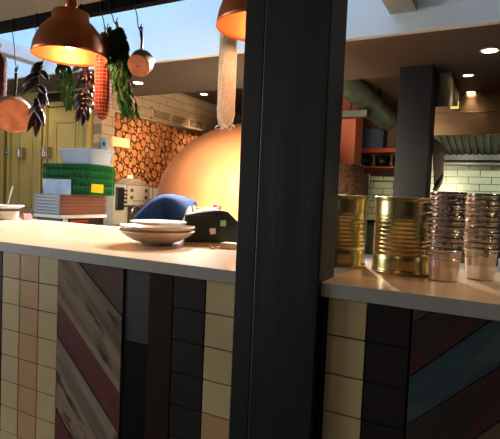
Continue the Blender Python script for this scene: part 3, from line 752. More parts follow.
# chillies
def garland(name, path, n, L0, label, seed):
    r = random.Random(seed); P = [hz(*p) for p in path]
    t = empty(name, label, 'chillies', P[0])
    mb = MB(); mb.tube([p-P[0] for p in P], .0022, M['string'], 6); mb.build('string', t)
    for k in range(n):
        f = k/(n-1)*(len(P)-1); i = min(int(f), len(P)-2); p = P[i].lerp(P[i+1], f-i)-P[0]
        sgn = r.choice((1, 1, -1, -1, -1)) if k % 3 else (1 if k % 2 else -1)
        ang = (r.uniform(.85, 1.5) if sgn < 0 else r.uniform(.35, 1.1))*sgn if k < n-4 else r.uniform(-.6, .6)
        dy = r.uniform(-.9, .3); L_ = L0*r.uniform(.6, 1.0)
        d = Vector((math.sin(ang), dy*.5, -math.cos(ang)*.9)).normalized(); pts_ = []; rr_ = []
        for j in range(9):
            s_ = j/8; q = p + d*L_*s_ + Vector((0,0,-.32*L_*s_*s_*(.3+.4*abs(math.sin(ang))))) + Vector((r.uniform(-.001,.001),0,0))
            pts_.append(q); rr_.append([.003,.009,.0145,.016,.015,.013,.010,.006,.001][j])
        mb = MB(); mb.tube(pts_, rr_, M['chilli_r'] if r.random() < .2 else M['chilli'], 10)
        o = mb.build('chilli', t)
        mb = MB(); mb.tube([p-d*.012+Vector((0,0,.004)), p-d*.004, p+d*.002], [.002,.0028,.004], M['leaf'], 6); mb.build('stalk', o)
    return t
garland('chilli_garland', [(42,62),(40,74),(39,86),(40,98),(38,108),(38,116)], 21, .105, 'string of glossy dark chillies hanging in front of the large copper pan', 3)
garland('chilli_garland', [(84,62),(88,74),(86,88),(87,100),(85,110)], 21, .08, 'string of dark chillies hanging left of the red netted salami', 5)
hook('s_hook', hz(40, 35).x, hz(40, 55).z, 'black hook behind the left lamp holding the dark chillies')
hook('s_hook', hz(84, 35).x, hz(84, 57).z, 'black hook behind the left lamp holding the second chillies')

# herbs
def bunch(path, wid, n, leaflen, label, seed, lightbias, stems=True, narrow=False):
    r = random.Random(seed); P = [hz(*p) for p in path]
    t = empty('herb_bunch', label, 'herbs', P[0])
    mb = MB()
    for k in range(7):
        off = Vector((r.uniform(-1,1)*.004, r.uniform(-1,1)*.004, 0)); pts_ = []
        sp = r.uniform(-1,1)
        for j, p in enumerate(P): pts_.append(p-P[0]+off*(1+j)+Vector((sp*wid*.5*j/len(P), r.uniform(-1,1)*.01*j/len(P), 0)))
        mb.tube(pts_, .002, M['stem'], 5)
    mb.build('stems', t)
    A = {True: MB(), False: MB()}
    for k in range(n):
        f = (k/(n-1))**.9*(len(P)-1); f = max(f, .35); i = min(int(f), len(P)-2); p = P[i].lerp(P[i+1], f-i)-P[0]
        fr = f/(len(P)-1); ww = wid*math.sin(min(1, .25+fr*1.0)*PI*.62+.2)
        p = p + Vector((r.uniform(-1,1)*ww, r.uniform(-1,1)*ww*.6, r.uniform(-.01,.01)))
        L_ = leaflen*r.uniform(.6,1.2); an = r.uniform(-1,1); d = Vector((math.sin(an)*.7, r.uniform(-.6,.3), -1)).normalized()
        side = d.cross(Vector((r.uniform(-.5,.5), -1, r.uniform(-.3,.3)))).normalized(); nrm = side.cross(d)
        w_ = L_*(.12 if narrow and fr > .5 else .26); light = r.random() < lightbias*(fr**1.2)*1.6
        g = A[light]; m_ = M['leaf2'] if light else M['leaf']; i_ = g.mi(m_)
        rows = []
        for j, (s_, q) in enumerate(((0,.1),(.25,.8),(.5,1),(.75,.7),(1,.05))):
            cpt = p + d*L_*s_ - nrm*L_*.25*s_*s_ 
            rows.append([g.bm.verts.new(cpt - side*w_*q + nrm*w_*.25*q), g.bm.verts.new(cpt), g.bm.verts.new(cpt + side*w_*q + nrm*w_*.25*q)])
        for a_, b_ in zip(rows, rows[1:]):
            g.face([a_[0], a_[1], b_[1], b_[0]], i_, True); g.face([a_[1], a_[2], b_[2], b_[1]], i_, True)
    A[False].build('leaves', t); A[True].build('pale_leaves', t)
    mb = MB(); mb.tube([Vector((.006*math.cos(q), .006*math.sin(q), -.006)) for q in [k*PI/5 for k in range(10)]], .002, M['string'], 5, True); mb.build('tie', t)
    return t
bunch([(116,22),(118,42),(121,60),(121,75),(125,95),(129,110)], .037, 260, .05, 'bunch of leafy green herbs hanging between the red salami and the small pan', 11, .8, narrow=True)
hook('s_hook', hz(114, 15).x, hz(115, 21).z, 'black hook holding the herbs beside the red salami')
bunch([(64,56),(64,70),(65,82),(68,94),(72,104)], .034, 150, .035, 'dark green herb bunch hanging behind and below the left copper lamp', 12, .3)
hook('s_hook', hz(66, 40).x, hz(64, 52).z, 'black hook behind the left lamp holding the dark herbs')

# ------------------------------------------------------------------ things on the left counter
EPS = .0008
# stoneware bowls
c = PZ(157, 246, ZC); dd = Vector((c.x, c.y, 0)).normalized(); c = c + dd*.06
bowlp = [(0,.0),(.055,0),(.058,.006),(.09,.016),(.125,.036),(.142,.05),(.1425,.054),(.139,.054),(.12,.041),(.085,.022),(.055,.013),(0,.012)]
def bowl(z, label, s=1.0):
    t = empty('stoneware_bowl', label, 'bowl', (c.x, c.y, z), 0, 'stoneware bowls stacked on the counter')
    mb = MB(); mb.lathe([(r*s, h) for r, h in bowlp], M['ceramic'], None, 64); mb.build('bowl_body', t)
    mb = MB(); mb.tube([(.1405*s*math.cos(q/48*2*PI), .1405*s*math.sin(q/48*2*PI), .0535) for q in range(48)], .0022, M['rim'], 6, True); mb.build('brown_rim', t)
bowl(ZC+EPS, 'shallow beige stoneware bowl at the bottom of the stack'); bowl(ZC+EPS+.016, 'shallow beige bowl with brown rim, upper one under the white plate')
t = MB(); t.lathe([(0,0),(.07,0),(.09,.004),(.108,.010),(.109,.013),(.088,.009),(.07,.005),(0,.005)], M['plate'], Matrix.Translation((c.x-.005, c.y+.01, ZC+.075)), 64)
tag(t.build('white_plate'), 'white plate lying on top of the stoneware bowls', 'plate')

# receipt printer
c = PZ(210, 243, ZC)
t = empty('receipt_printer', 'black box-shaped receipt printer on the counter beside the bowls', 'printer', (c.x, c.y, ZC+EPS), math.radians(27.6+8))
# local x right, y away
mb = MB(); pr_ = [(-.105,0,0),(-.105,0,.105),(-.1,0,.112),(.03,0,.135),(.07,0,.13),(.118,0,.085),(.12,0,0)]
mb.prism([Vector(p) for p in pr_], (0,.15,0), M['blackp']); mb.build('printer_body', t, .006)
mb = MB(); mb.box((-.1, .0, .062), (.0, -.002, .064), M['black']); mb.box((-.107, -.002, .108), (-.0, .0, .112), mat('printer_grey', '#4a5656', .4)); mb.build('lid_seam', t)
mb = MB(); mb.box((.004, -.0015, .034), (.028, 0, .058), M['whitep'], Matrix.Rotation(math.radians(-8), 4, 'Y')); o = mb.build('label_sticker', t); o['label'] = 'white rectangular sticker'
mb = MB(); mb.box((.045, -.0015, .066), (.068, 0, .09), mat('green_sticker', '#86c8a0', .5), Matrix.Rotation(math.radians(-4), 4, 'Y')); o = mb.build('label_sticker', t); o['label'] = 'pale green square sticker'
mb = MB(); mb.prism([(-.07,.02,.1225),(.02,.02,.138),(.03,.1,.142),(-.06,.1,.127)], (0,0,.0015), mat('receipt_paper', '#cfe0ec', .7)); mb.build('paper', t)
mb = MB(); P_ = [PZ(196, 238, ZC), PZ(203, 243, ZC), PZ(209, 245, ZC), PZ(213, 249, ZC)]
mb.tube([Vector((p.x, p.y, ZC+.004)) for p in (PZ(199,247,ZC), PZ(204,245,ZC), PZ(209,246,ZC), PZ(213,249.5,ZC), PZ(219,248,ZC), PZ(226,246,ZC))], .0028, mat('orange_cable', '#d8952c', .5), 6); tag(mb.build('orange_cable'), 'short orange cable lying on the counter at the printer foot', 'cable')
c = PZ(229, 249, ZC)
mb = MB(); T = Matrix.Translation((c.x, c.y+.02, ZC+EPS)) @ Matrix.Rotation(math.radians(5), 4, 'Z'); mb.box((-.04,-.02,0),(.035,.03,.02), mat('white_cardboard', '#d8c4b4', .7), T); tag(mb.build('small_white_box', bevel=.002), 'small flat white box between the printer and the post', 'box')

# pot at far left
c = PZ(2, 220, ZC); c = c + Vector((c.x, c.y, 0)).normalized()*.08
t = empty('white_pot', 'white pot with a wide rim at the left edge of the counter', 'pot', (c.x, c.y, ZC+EPS))
mb = MB(); mb.lathe([(0,0),(.085,0),(.09,.01),(.093,.065),(.118,.078),(.118,.083),(.088,.083),(.085,.012),(0,.01)], M['whitep'], None, 40); mb.build('pot_body', t)
mb = MB(); mb.lathe([(.0945,.05),(.0955,.052),(.0965,.066),(.0945,.066)], M['steel_d'], None, 40); mb.build('pot_band', t)
t2 = empty('ladle', 'silver ladle leaning out of the white pot', 'ladle', (c.x+.03, c.y, ZC+.03))
mb = MB(); a = PV(13, 186, c.y)-Vector(t2.location); mb.tube([(0,0,0), a*.5, a*.92, a], [.004,.004,.005,.008], M['steel'], 8, flat=.6); mb.build('handle', t2)
mb = MB(); mb.lathe([(0,-.016),(.018,-.012),(.026,.0),(.024,.0),(.016,-.01),(0,-.014)], M['steel'], None, 20); mb.build('ladle_bowl', t2)
mb = MB(); a = PZ(16.5, 220, ZC); b = PZ(27, 220, ZC); y = a.y+.03
mb.box((a.x, y, ZC+EPS), (b.x, y+.06, ZC+.032), M['pink']); mb.box((a.x+.005, y+.005, ZC+.032), (b.x-.005, y+.055, ZC+.038), M['pink']); tag(mb.build('folded_napkin', bevel=.006), 'small folded pink speckled cloth right of the white pot', 'cloth')

# ------------------------------------------------------------------ crates and trays on a back table
D2 = 3.9
base = EYE + Vector((ray(72, 200).x, ray(72, 200).y, 0)).normalized()*D2/math.cos(math.atan(.37))
tz = .985
t = empty('prep_table', 'steel prep table behind the counter carrying trays and crates', 'table', (base.x, base.y, 0))
mb = MB(); mb.box((-.8,-.45,tz-.04),(.42,.62,tz), M['steel']); mb.build('table_top', t, .004)
for x in (-.76,.34):
    for y in (-.41,.54):
        mb = MB(); mb.box((x,y,0),(x+.04,y+.04,tz-.04), M['steel_d']); mb.build('leg', t)
def world_at(px, py, dist_like):   # point at the same camera depth as base
    r = ray(px, py); dep = (base-EYE).dot(fwd); return EYE + r*(dep/r.dot(fwd))
# rotated frame of the stack: local x to the right, y away
def stackT(px, ang, z): p = world_at(px, 200, 0); return Matrix.Translation((p.x, p.y, z)) @ Matrix.Rotation(ang, 4, 'Z')
ppm = F/(base-EYE).dot(fwd)
# baking trays (corner at px 61): left face 27 px, right face 43 px
corner = world_at(61, 205, 0)
aw = math.radians(27.6) - math.radians(-28)    # right face direction angle
dR = r0*math.cos(math.radians(59)) + Vector((-math.sin(YAW), math.cos(YAW), 0))*math.sin(math.radians(59))
ang = math.atan2(dR.y, dR.x)
LR = 43/ppm/math.cos(math.radians(38))*1.1; LL = 27/ppm/math.cos(math.radians(52))*1.0
z = tz
zt0 = world_at(61, 214.5, 0).z
mb = MB(); T0 = Matrix.Translation((corner.x, corner.y, 0)) @ Matrix.Rotation(ang, 4, 'Z')
stand = empty('tray_stand', 'low black and red stand under the stack of trays', 'stand', (corner.x, corner.y, tz), ang)
mb.box((.02,.02,EPS),(LR-.02,LL-.02,zt0-tz-.005-.03), M['black']); mb.box((.0,.0,zt0-tz-.035),(LR,LL,zt0-tz-.005), M['white_trim']); mb.build('stand_frame', stand, .003)
mb = MB(); mb.box((.1,.0,.03),(.28,.018,zt0-tz-.05), M['redp']); mb.box((.03,.0,.03),(.07,.018,zt0-tz-.04), M['whitep']); mb.build('red_front', stand, .002)
ztop = world_at(61, 194.5, 0).z
nt = 6; th = (ztop-zt0)/nt
for k in range(nt):
    off = (k % 2)*.004
    t = empty('baking_tray', 'flat grey baking tray, %s in the stack under the green crates' % ['lowest','second from the bottom','third from the bottom','fourth from the bottom','second from the top','topmost'][k], 'tray', (corner.x, corner.y, zt0+k*th), ang, 'baking trays stacked under the crates')
    mb = MB(); mb.box((off,off,0),(LR-off,LL-off,th*.35), M['redtray']); mb.box((.01+off,.01+off,th*.35),(LR-.01-off,LL-.01-off,th*.75), M['redtray'])
    mb.box((off-.002,off+.02,th*.08),(off+.004,LL-off-.01,th*.7), M['traycool']); mb.box((off-.006,off+.0,th*.75),(off-.003,LL+.004-off,th*.98), M['traycool'])  # left-side plates: cool light painted as grey over the brown trays
    mb.box((off-.004,off-.004,th*.75),(LR+.004-off,LL+.004-off,th*.98), M['traygrey']); mb.build('tray_body', t, .003)
# green crates: corner at px 88; left face 45 px, right face 24 px
corner2 = world_at(88, 190, 0)
a2 = math.radians(72)
dR2 = r0*math.cos(a2) + Vector((-math.sin(YAW), math.cos(YAW), 0))*math.sin(a2); ang2 = math.atan2(dR2.y, dR2.x)
LR2 = 24/ppm/math.cos(math.radians(54))*1.12; LL2 = 45/ppm/math.sin(math.radians(54))*1.0
zb_ = ztop+.001; zt_ = world_at(80, 163.5, 0).z
corner2 = corner2 + Vector((0,0,0))
ncr = 4; ch = (zt_-zb_)/ncr
def crate_mesh(h):
    mb = MB(); g = M['green']
    w, l = LR2, LL2
    def side(o_, dx, L_, nrm):
        o_ = Vector(o_); dx = Vector(dx); nrm = Vector(nrm)
        def bar(s0, s1, z0, z1, th_=.008):
            a_ = o_+dx*s0; b_ = o_+dx*s1
            mb.prism([a_+Vector((0,0,z0)), b_+Vector((0,0,z0)), b_+Vector((0,0,z1)), a_+Vector((0,0,z1))], nrm*th_, g)
        bar(0, L_, 0, .014); bar(0, L_, h-.02, h-.002, .014); bar(0, L_, h*.48, h*.48+.008)
        n_ = int(L_/.045)
        for k in range(n_+1): s_ = (L_-.01)*k/n_; bar(s_, s_+.012, .014, h-.02)
    side((0,0,0),(1,0,0),w,(0,1,0)); side((0,l,0),(1,0,0),w,(0,-1,0)); side((0,0,0),(0,1,0),l,(1,0,0)); side((w,0,0),(0,1,0),l,(-1,0,0))
    mb.box((.008,.008,.0),(w-.008,l-.008,.008), g)
    return mb
for k in range(ncr):
    t = empty('green_crate', ['lowest of the slatted green plastic crates, with a blue sheet on its side','second green plastic crate from the bottom, just above the blue sheet','third green plastic crate from the bottom of the stack','topmost slatted green plastic crate, under the grey tub'][k], 'crate', (corner2.x, corner2.y, zb_+k*ch), ang2, 'green plastic crates stacked on the trays')
    crate_mesh(ch).build('crate_body', t)
    if k < 4:
        mb = MB(); mb.box((.012,.012,.01),(LR2-.012,LL2-.012,ch*.7), mat('salad', '#083018', .8, c2='#06240f', scale=20)); o = mb.build('crate_liner', t, .004); o['label'] = 'dark green contents behind the slats'
# blue paper sheet and yellow tag on the crates
T2 = Matrix.Translation((corner2.x, corner2.y, 0)) @ Matrix.Rotation(ang2, 4, 'Z')
s0, s1 = LL2*(88-72)/45, LL2*(88-45)/45
mb = MB(); za, zb2 = world_at(60,194.5,0).z, world_at(60,179,0).z
mb.prism([T2@Vector((-.008, s0, za)), T2@Vector((-.008, s1+.0, za)), T2@Vector((-.012, s1+.012, zb2)), T2@Vector((-.012, s0-.005, zb2+.0))], T2.to_3x3()@Vector((-.002,0,0)), M['paper_b']); tag(mb.build('blue_paper_sheet'), 'light blue printed sheet leaning against the lowest green crate', 'paper')
mb = MB(); za, zb2 = world_at(95,192.5,0).z, world_at(95,184,0).z; x0_, x1_ = LR2*(2.5/24), LR2*(13/24)
mb.prism([T2@Vector((x0_, -.002, za)), T2@Vector((x1_, -.002, za-.005)), T2@Vector((x1_, -.002, zb2)), T2@Vector((x0_, -.002, zb2))], T2.to_3x3()@Vector((0,-.002,0)), M['yellow']); tag(mb.build('yellow_tag'), 'yellow card tag on the right side of the green crates', 'tag')
# grey tub on top
t = empty('grey_tub', 'pale grey-blue plastic tub on top of the green crates', 'tub', (0,0,0))
zt1 = zt_+.002; zt2 = world_at(85, 148, 0).z; T3 = T2 @ Matrix.Translation((LR2*.5, LL2*.36, 0)) @ Matrix.Rotation(math.radians(-14), 4, 'Z')
def rrect(hx, hy, r, z, T, n=5):
    out = []
    for cx, cy, a0 in ((hx-r, hy-r, 0), (-hx+r, hy-r, PI/2), (-hx+r, -hy+r, PI), (hx-r, -hy+r, 1.5*PI)):
        for k in range(n+1): a_ = a0+PI/2*k/n; out.append(T @ Vector((cx+r*math.cos(a_), cy+r*math.sin(a_), z)))
    return out
mb = MB(); i_ = mb.mi(M['tub']); hx, hy = LR2*.38, LL2*.47
R_ = [rrect(hx*.86, hy*.88, .05, zt1, T3), rrect(hx*1.0, hy*.98, .06, zt2-.012, T3), rrect(hx*1.08, hy*1.05, .065, zt2-.012, T3), rrect(hx*1.08, hy*1.05, .065, zt2, T3), rrect(hx*.98, hy*.96, .06, zt2, T3), rrect(hx*.84, hy*.86, .05, zt1+.006, T3)]
V_ = [[mb.bm.verts.new(p) for p in ring] for ring in R_]
mb.face(V_[0][::-1], i_); mb.face(V_[-1], i_)
for A_, B_ in zip(V_, V_[1:]):
    for k in range(len(A_)): mb.face([A_[k], A_[(k+1) % len(A_)], B_[(k+1) % len(A_)], B_[k]], i_, False)
mb.build('tub_body', t)

# ------------------------------------------------------------------ tins and pails on the right counter
def tin(px, py_front, Rpx_l, Rpx_r, pytop, label, rot=0):
    f = PZ((Rpx_l+Rpx_r)/2, py_front, ZC); dirn = Vector((f.x, f.y, 0)).normalized()
    dep = (f-EYE).dot(fwd); R = (Rpx_r-Rpx_l)/2*dep/F*1.06
    c_ = f + dirn*R; dep2 = (c_-EYE).dot(fwd)
    # height so that the rim reaches pytop
    r = ray(px, pytop); H = (EYE + r*(dep2/r.dot(fwd))).z - ZC
    return c_, R, H
def make_tin(c_, R, H, label):
    t = empty('gold_tin', label, 'tin can', (c_.x, c_.y, ZC+EPS), 0, 'large gold tins on the right worktop')
    prof = [(0,.004),(R*.96,.004),(R*.975,0),(R*1.0,.001),(R*1.0,.006),(R*.975,.009)]
    z = H*.25; prof += [(R*.975, .014), (R*.975, z-.016), (R*.975, z-.006)]
    n = 8; zz0 = H*.25; zz1 = H*.70
    for k in range(n):
        a_ = zz0+(zz1-zz0)*k/n; st = (zz1-zz0)/n
        prof += [(R*.945, a_+st*.0), (R*.945, a_+st*.3), (R*.985, a_+st*.55), (R*.985, a_+st*.75)]
    prof += [(R*.94, zz1), (R*.975, zz1+.008), (R*.975, zz1+.018), (R*.975, H-.015), (R*.975, H-.009), (R*1.0, H-.006), (R*1.0, H-.001), (R*.985, H), (R*.965, H-.002), (R*.955, H-.008)]
    inner = [(R*.955, .008), (0, .008)]
    mb = MB(); mb.lathe(prof+inner, M['gold'], None, 72); mb.build('tin_body', t)
    return t
c_, R, H = tin(401, 276, 371.5, 430.5, 197.5, ''); make_tin(c_, R, H, 'large ribbed gold tin standing whole in front of the slate column')
tinR = R
c1t, R1, H1 = tin(352, 269, 339-19, 367, 197, '')
c1t, R1, H1 = PZ(342, 268.5, ZC), R, H
c1t = c1t + Vector((c1t.x, c1t.y, 0)).normalized()*R
# place so that its right silhouette is at px 367
best = min([(-.2+.002*k) for k in range(200)], key=lambda s_: abs(max(250+F*((c1t+Vector((s_,0,0))+Vector((R*math.cos(q),R*math.sin(q),.1))-EYE).dot(rt))/((c1t+Vector((s_,0,0))+Vector((R*math.cos(q),R*math.sin(q),.1))-EYE).dot(fwd)) for q in [j*PI/24 for j in range(48)])-367))
c1t = c1t + Vector((best,0,0)); 
if c1t.x - R < pr.x + .004 and c1t.y - R < back.y: pass
t1 = make_tin(c1t, R, H, 'ribbed gold tin with a creased paper label, half hidden by the timber post')
t1['label'] = 'ribbed gold tin nearest the timber post and half hidden by it'
# newsprint patterned paper bundle behind the first tin
b0 = EYE + Vector((ray(350, 180).x, ray(350, 180).y, 0)).normalized()*2.45
dep = (b0-EYE).dot(fwd)
def atd(px, py): r = ray(px, py); return EYE + r*(dep/r.dot(fwd))
zA, zB = atd(350,174).z, atd(350,165.5).z; b0 = Vector((atd(349,180).x, atd(349,180).y, .971)); Rn = 20.5*dep/F
t = empty('paper_lined_tub', 'newsprint-patterned brown paper tub standing behind the gold tin by the post', 'tub', b0)
mb = MB(); mb.lathe([(0,0),(Rn*.8,0),(Rn*1.0,zA-.97),(Rn*.97,zA-.97),(Rn*.77,.01),(0,.01)], M['newsp'], None, 40); mb.build('tub_body', t)
mb = MB(); pr_ = []
i_ = mb.mi(M['newsp']); ringA = []; ringB = []
for q in range(48):
    a_ = q/48*2*PI; w_ = 1+.05*math.sin(a_*7)+.03*math.sin(a_*11+1)
    ringA.append((Rn*.62*w_*math.cos(a_), Rn*.62*w_*math.sin(a_))); 
outer0 = [mb.bm.verts.new((x, y, zA-.97-.06)) for x, y in ringA]; outer1 = [mb.bm.verts.new((x*1.06, y*1.06, zB-.97+.004*math.sin(k))) for k, (x, y) in enumerate(ringA)]
in1 = [mb.bm.verts.new((x*1.0, y*1.0, zB-.97+.003*math.sin(k)-.004)) for k, (x, y) in enumerate(ringA)]; in0 = [mb.bm.verts.new((x*.94, y*.94, zA-.97-.05)) for x, y in ringA]
for A_, B_ in ((outer0, outer1), (outer1, in1), (in1, in0)):
    for k in range(48): mb.face([A_[k], A_[(k+1) % 48], B_[(k+1) % 48], B_[k]], i_, True)
mb.face(in0, i_); mb.build('paper_collar', t)

# pails
def make_pail():
    t = empty('serving_pail', 'x', 'pail', (0,0,0))
    rb, rtp, h = .0345, .0425, .088
    mb = MB()
    mb.lathe([(0,.003),(rb*.94,.003),(rb*.96,0),(rb,.001),(rb+.0006,.004),(rb+.003,.034),(rb+.0042,.036),(rb+.004,.039),(rb+.0042,.042),(rtp-.0012,h-.012),(rtp,h-.008),(rtp,h-.008)], M['pail_body'], None, 40)
    mb.lathe([(rtp-.001,h-.008),(rtp-.0015,h-.008),(rtp-.0025,h-.02),(rb-.001,.006),(0,.005)], M['pail'], None, 40)
    mb.build('pail_body', t)
    mb = MB(); mb.lathe([(rtp-.0018,h-.010),(rtp+.0012,h-.010),(rtp+.0026,h-.006),(rtp+.0024,h-.001),(rtp+.0005,h),(rtp-.002,h-.001),(rtp-.0024,h-.005)], M['pail'], None, 40, closed=True); mb.build('rolled_rim', t)
    for s_ in (1, -1):
        mb = MB(); mb.box((s_*(rtp+.0005)-.0015, -.007, h-.026), (s_*(rtp+.0005)+.0015, .007, h-.008), M['pail'])
        mb.tube([(s_*(rtp+.004), .006*math.cos(q/10*2*PI), h-.018+.006*math.sin(q/10*2*PI)) for q in range(10)], .0012, M['pail'], 6, True)
        mb.build('handle_ear', t, .0006)
    mb = MB(); R_ = rtp+.006
    mb.tube([(R_*math.cos(a_), -(.02+R_)*math.sin(a_)*.93, h-.018-.012*math.sin(a_)) for a_ in [PI*k/20 for k in range(21)]], .0013, M['pail'], 6); mb.build('wire_handle', t)
    return t
proto = make_pail(); first = True
def ordinal(k, n):
    if k == 0: return 'bottom'
    if k == n-1: return 'topmost'
    return ['', 'second', 'third', 'fourth', 'fifth', 'sixth', 'seventh', 'eighth', 'ninth', 'tenth', 'eleventh'][k]
for px, py, n, where, seed in ((443, 282, 11, 'stack beside the whole gold tin', 1), (479, 280.5, 11, 'right-hand stack', 2)):
    f = PZ(px, py, ZC); d_ = Vector((f.x, f.y, 0)).normalized(); c_ = f + d_*.0345; r = random.Random(seed)
    for k in range(n):
        o = proto if first else copy_tree(proto); first = False
        o.location = (c_.x + r.uniform(-.0006,.0006), c_.y+r.uniform(-.0006,.0006), ZC+EPS+k*.0143); o.rotation_euler = (0,0,math.radians(-20)+r.uniform(-1.0,.9))
        o['group'] = 'small steel serving pails nested in two stacks'
        nm = {'bottom': 'bottom small steel pail, its whole side showing, in the ', 'topmost': 'topmost small steel pail in the '}.get(ordinal(k, n), ordinal(k, n)+' steel pail from the bottom in the ')
        o['label'] = nm + where

# ------------------------------------------------------------------ chef
DEP = 3.4
gp = EYE + ray(150, 195)*(DEP/ray(150,195).dot(fwd)); gp = Vector((gp.x, gp.y, 0))
chef = empty('person', 'person in a blue short-sleeved shirt bending forward behind the black printer', 'person', gp, YAW)
def skinmesh(name, verts, edges, radii, m, parent, root=0, sub=2):
    me = bpy.data.meshes.new(name); me.from_pydata([Vector(v) for v in verts], edges, []); me.materials.append(m)
    o = bpy.data.objects.new(name, me); col.objects.link(o)
    sk = o.modifiers.new('skin', 'SKIN'); sk.use_smooth_shade = True
    for i, r in enumerate(radii):
        sv = me.skin_vertices[0].data[i]; sv.radius = r if isinstance(r, tuple) else (r, r); sv.use_root = (i == root)
    ss = o.modifiers.new('sub', 'SUBSURF'); ss.levels = sub; ss.render_levels = sub
    bpy.context.view_layer.update()
    dg = bpy.context.evaluated_depsgraph_get(); me2 = bpy.data.meshes.new_from_object(o.evaluated_get(dg))
    for p in me2.polygons: p.use_smooth = True
    o2 = bpy.data.objects.new(name, me2); col.objects.link(o2); bpy.data.objects.remove(o)
    if not me2.materials: me2.materials.append(m)
    o2.parent = parent; return o2
bv = [(-.04,0,.93),(.02,0,1.02),(.12,0,1.13),(.2,0,1.2),(.29,0,1.16),(.345,0,1.08),(.39,0,1.0),   # 0-6 pelvis..head base
      (.25,-.17,1.17),(.34,-.24,1.0),(.5,-.18,.98),(.57,-.16,.98),
      (.25,.17,1.17),(.36,.24,1.0),(.5,.16,.98),(.57,.14,.98),
      (.0,-.1,.88),(.05,-.11,.5),(-.05,-.12,.09),(.07,-.13,.045),
      (.0,.1,.88),(.05,.11,.5),(-.05,.12,.09),(.07,.13,.045)]
be = [(0,1),(1,2),(2,3),(3,4),(4,5),(5,6),(3,7),(7,8),(8,9),(9,10),(3,11),(11,12),(12,13),(13,14),(0,15),(15,16),(16,17),(17,18),(0,19),(19,20),(20,21),(21,22)]
br_ = [.1,.09,.09,.1,.06,.052,.05, .06,.042,.03,.026, .06,.042,.03,.026, .085,.058,.038,.03, .085,.058,.038,.03]
skinmesh('body', bv, be, br_, M['skin'], chef)
sv_ = [(-.09,0,.93),(-.03,0,1.02),(.05,0,1.11),(.145,0,1.21),(.23,0,1.23),(.285,0,1.18),(.25,-.17,1.18),(.32,-.225,1.07),(.25,.17,1.18),(.32,.225,1.07)]
se_ = [(0,1),(1,2),(2,3),(3,4),(4,5),(4,6),(6,7),(4,8),(8,9)]
sr_ = [(.16,.14),(.165,.135),(.165,.14),(.16,.13),.11,.07,.085,.07,.085,.07]
skinmesh('shirt', sv_, se_, sr_, M['shirt'], chef)
tv = [(-.05,0,.95),(-.005,-.1,.86),(.05,-.11,.5),(-.05,-.12,.13),(-.005,.1,.86),(.05,.11,.5),(-.05,.12,.13)]
skinmesh('trousers', tv, [(0,1),(1,2),(2,3),(0,4),(4,5),(5,6)], [(.14,.14),.105,.08,.065,.105,.08,.065], M['trouser'], chef)
for s_ in (-1, 1):
    skinmesh('shoe', [(-.08,.12*s_,.055),(.01,.125*s_,.05),(.12,.13*s_,.04)], [(0,1),(1,2)], [.052,.05,.038], M['shoe'], chef)
# apron bib and strap at the chest
mb = MB()
hc = Vector((.425, 0, .955))
hd = Vector((.55, 0, -.83)).normalized()          # looking down towards the bench
# head: axis of the skull (neck to crown) and face direction
upv = Vector((.83, 0, -.45)).normalized(); fc = Vector((-.2, 0, -.97)); fc = (fc - upv*fc.dot(upv)).normalized(); lf = upv.cross(fc)
HT = Matrix(((fc.x, lf.x, upv.x, hc.x), (fc.y, lf.y, upv.y, hc.y), (fc.z, lf.z, upv.z, hc.z), (0,0,0,1)))
mb.ball(None, (.092,.075,.112), M['skin'], 28, HT)
mb.ball(None, (.06,.05,.06), M['skin'], 20, HT @ Matrix.Translation((.03,0,-.065)))
mb.ball(None, (.016,.012,.024), M['skin'], 12, HT @ Matrix.Translation((.094,0,-.02)))
for s_ in (1,-1):
    mb.ball(None, (.012,.012,.010), M['eye'], 12, HT @ Matrix.Translation((.08,.03*s_,.008))); mb.ball(None, (.006,.006,.006), M['iris'], 10, HT @ Matrix.Translation((.089,.031*s_,.008)))
    mb.ball(None, (.018,.008,.028), M['skin'], 12, HT @ Matrix.Translation((-.005,.076*s_,-.005)))
mb.ball(None, (.006,.022,.006), M['lips'], 12, HT @ Matrix.Translation((.088,0,-.055)))
mb.build('head', chef)
mb = MB(); mb.ball(None, (.098,.083,.105), M['hair'], 28, HT @ Matrix.Translation((-.016,0,.022))); mb.build('hair', chef)
mb = MB(); mb.prism([(.25,-.272,1.05),(.33,-.272,1.05),(.34,-.268,1.12),(.322,-.265,1.22),(.3,-.265,1.2)], (0,.02,0), M['apron']); 
def hand(base, d_, pal, s_):
    """palm and five bent fingers, joined to the wrist"""
    d_ = Vector(d_).normalized(); w_ = Vector(pal).normalized(); dn = d_.cross(w_)
    B = Vector(base)
    skinmesh('hand', [B, B+d_*.05, B+d_*.08], [(0,1),(1,2)], [(.024,.024),(.034,.018),(.036,.015)], M['skin'], chef, sub=1)
    for k, (o_, l_) in enumerate(((-.028,.062),(-.009,.074),(.010,.07),(.028,.055))):
        p = B + d_*.08 + w_*o_; q = p + d_*l_*.4 + dn*.004; r = q + d_*l_*.2+dn*l_*.3; e = r - d_*l_*.1+dn*l_*.25
        skinmesh('finger', [p-d_*.02, p, q, r, e], [(0,1),(1,2),(2,3),(3,4)], [.009,.0095,.009,.008,.007], M['skin'], chef, sub=1)
    p = B + d_*.03 + w_*(-.028*s_); q = p + d_*.035 - w_*.02*s_ + dn*.01; e = q + d_*.03 + dn*.02
    skinmesh('thumb', [p, q, e], [(0,1),(1,2)], [.013,.0105,.008], M['skin'], chef, sub=1)
hand((.57,-.16,.98), (1,.1,-.1), (0,1,0), -1)
hand((.57,.14,.98), (1,-.1,-.1), (0,1,0), 1)
mb.build('white_cloth', chef, .006)
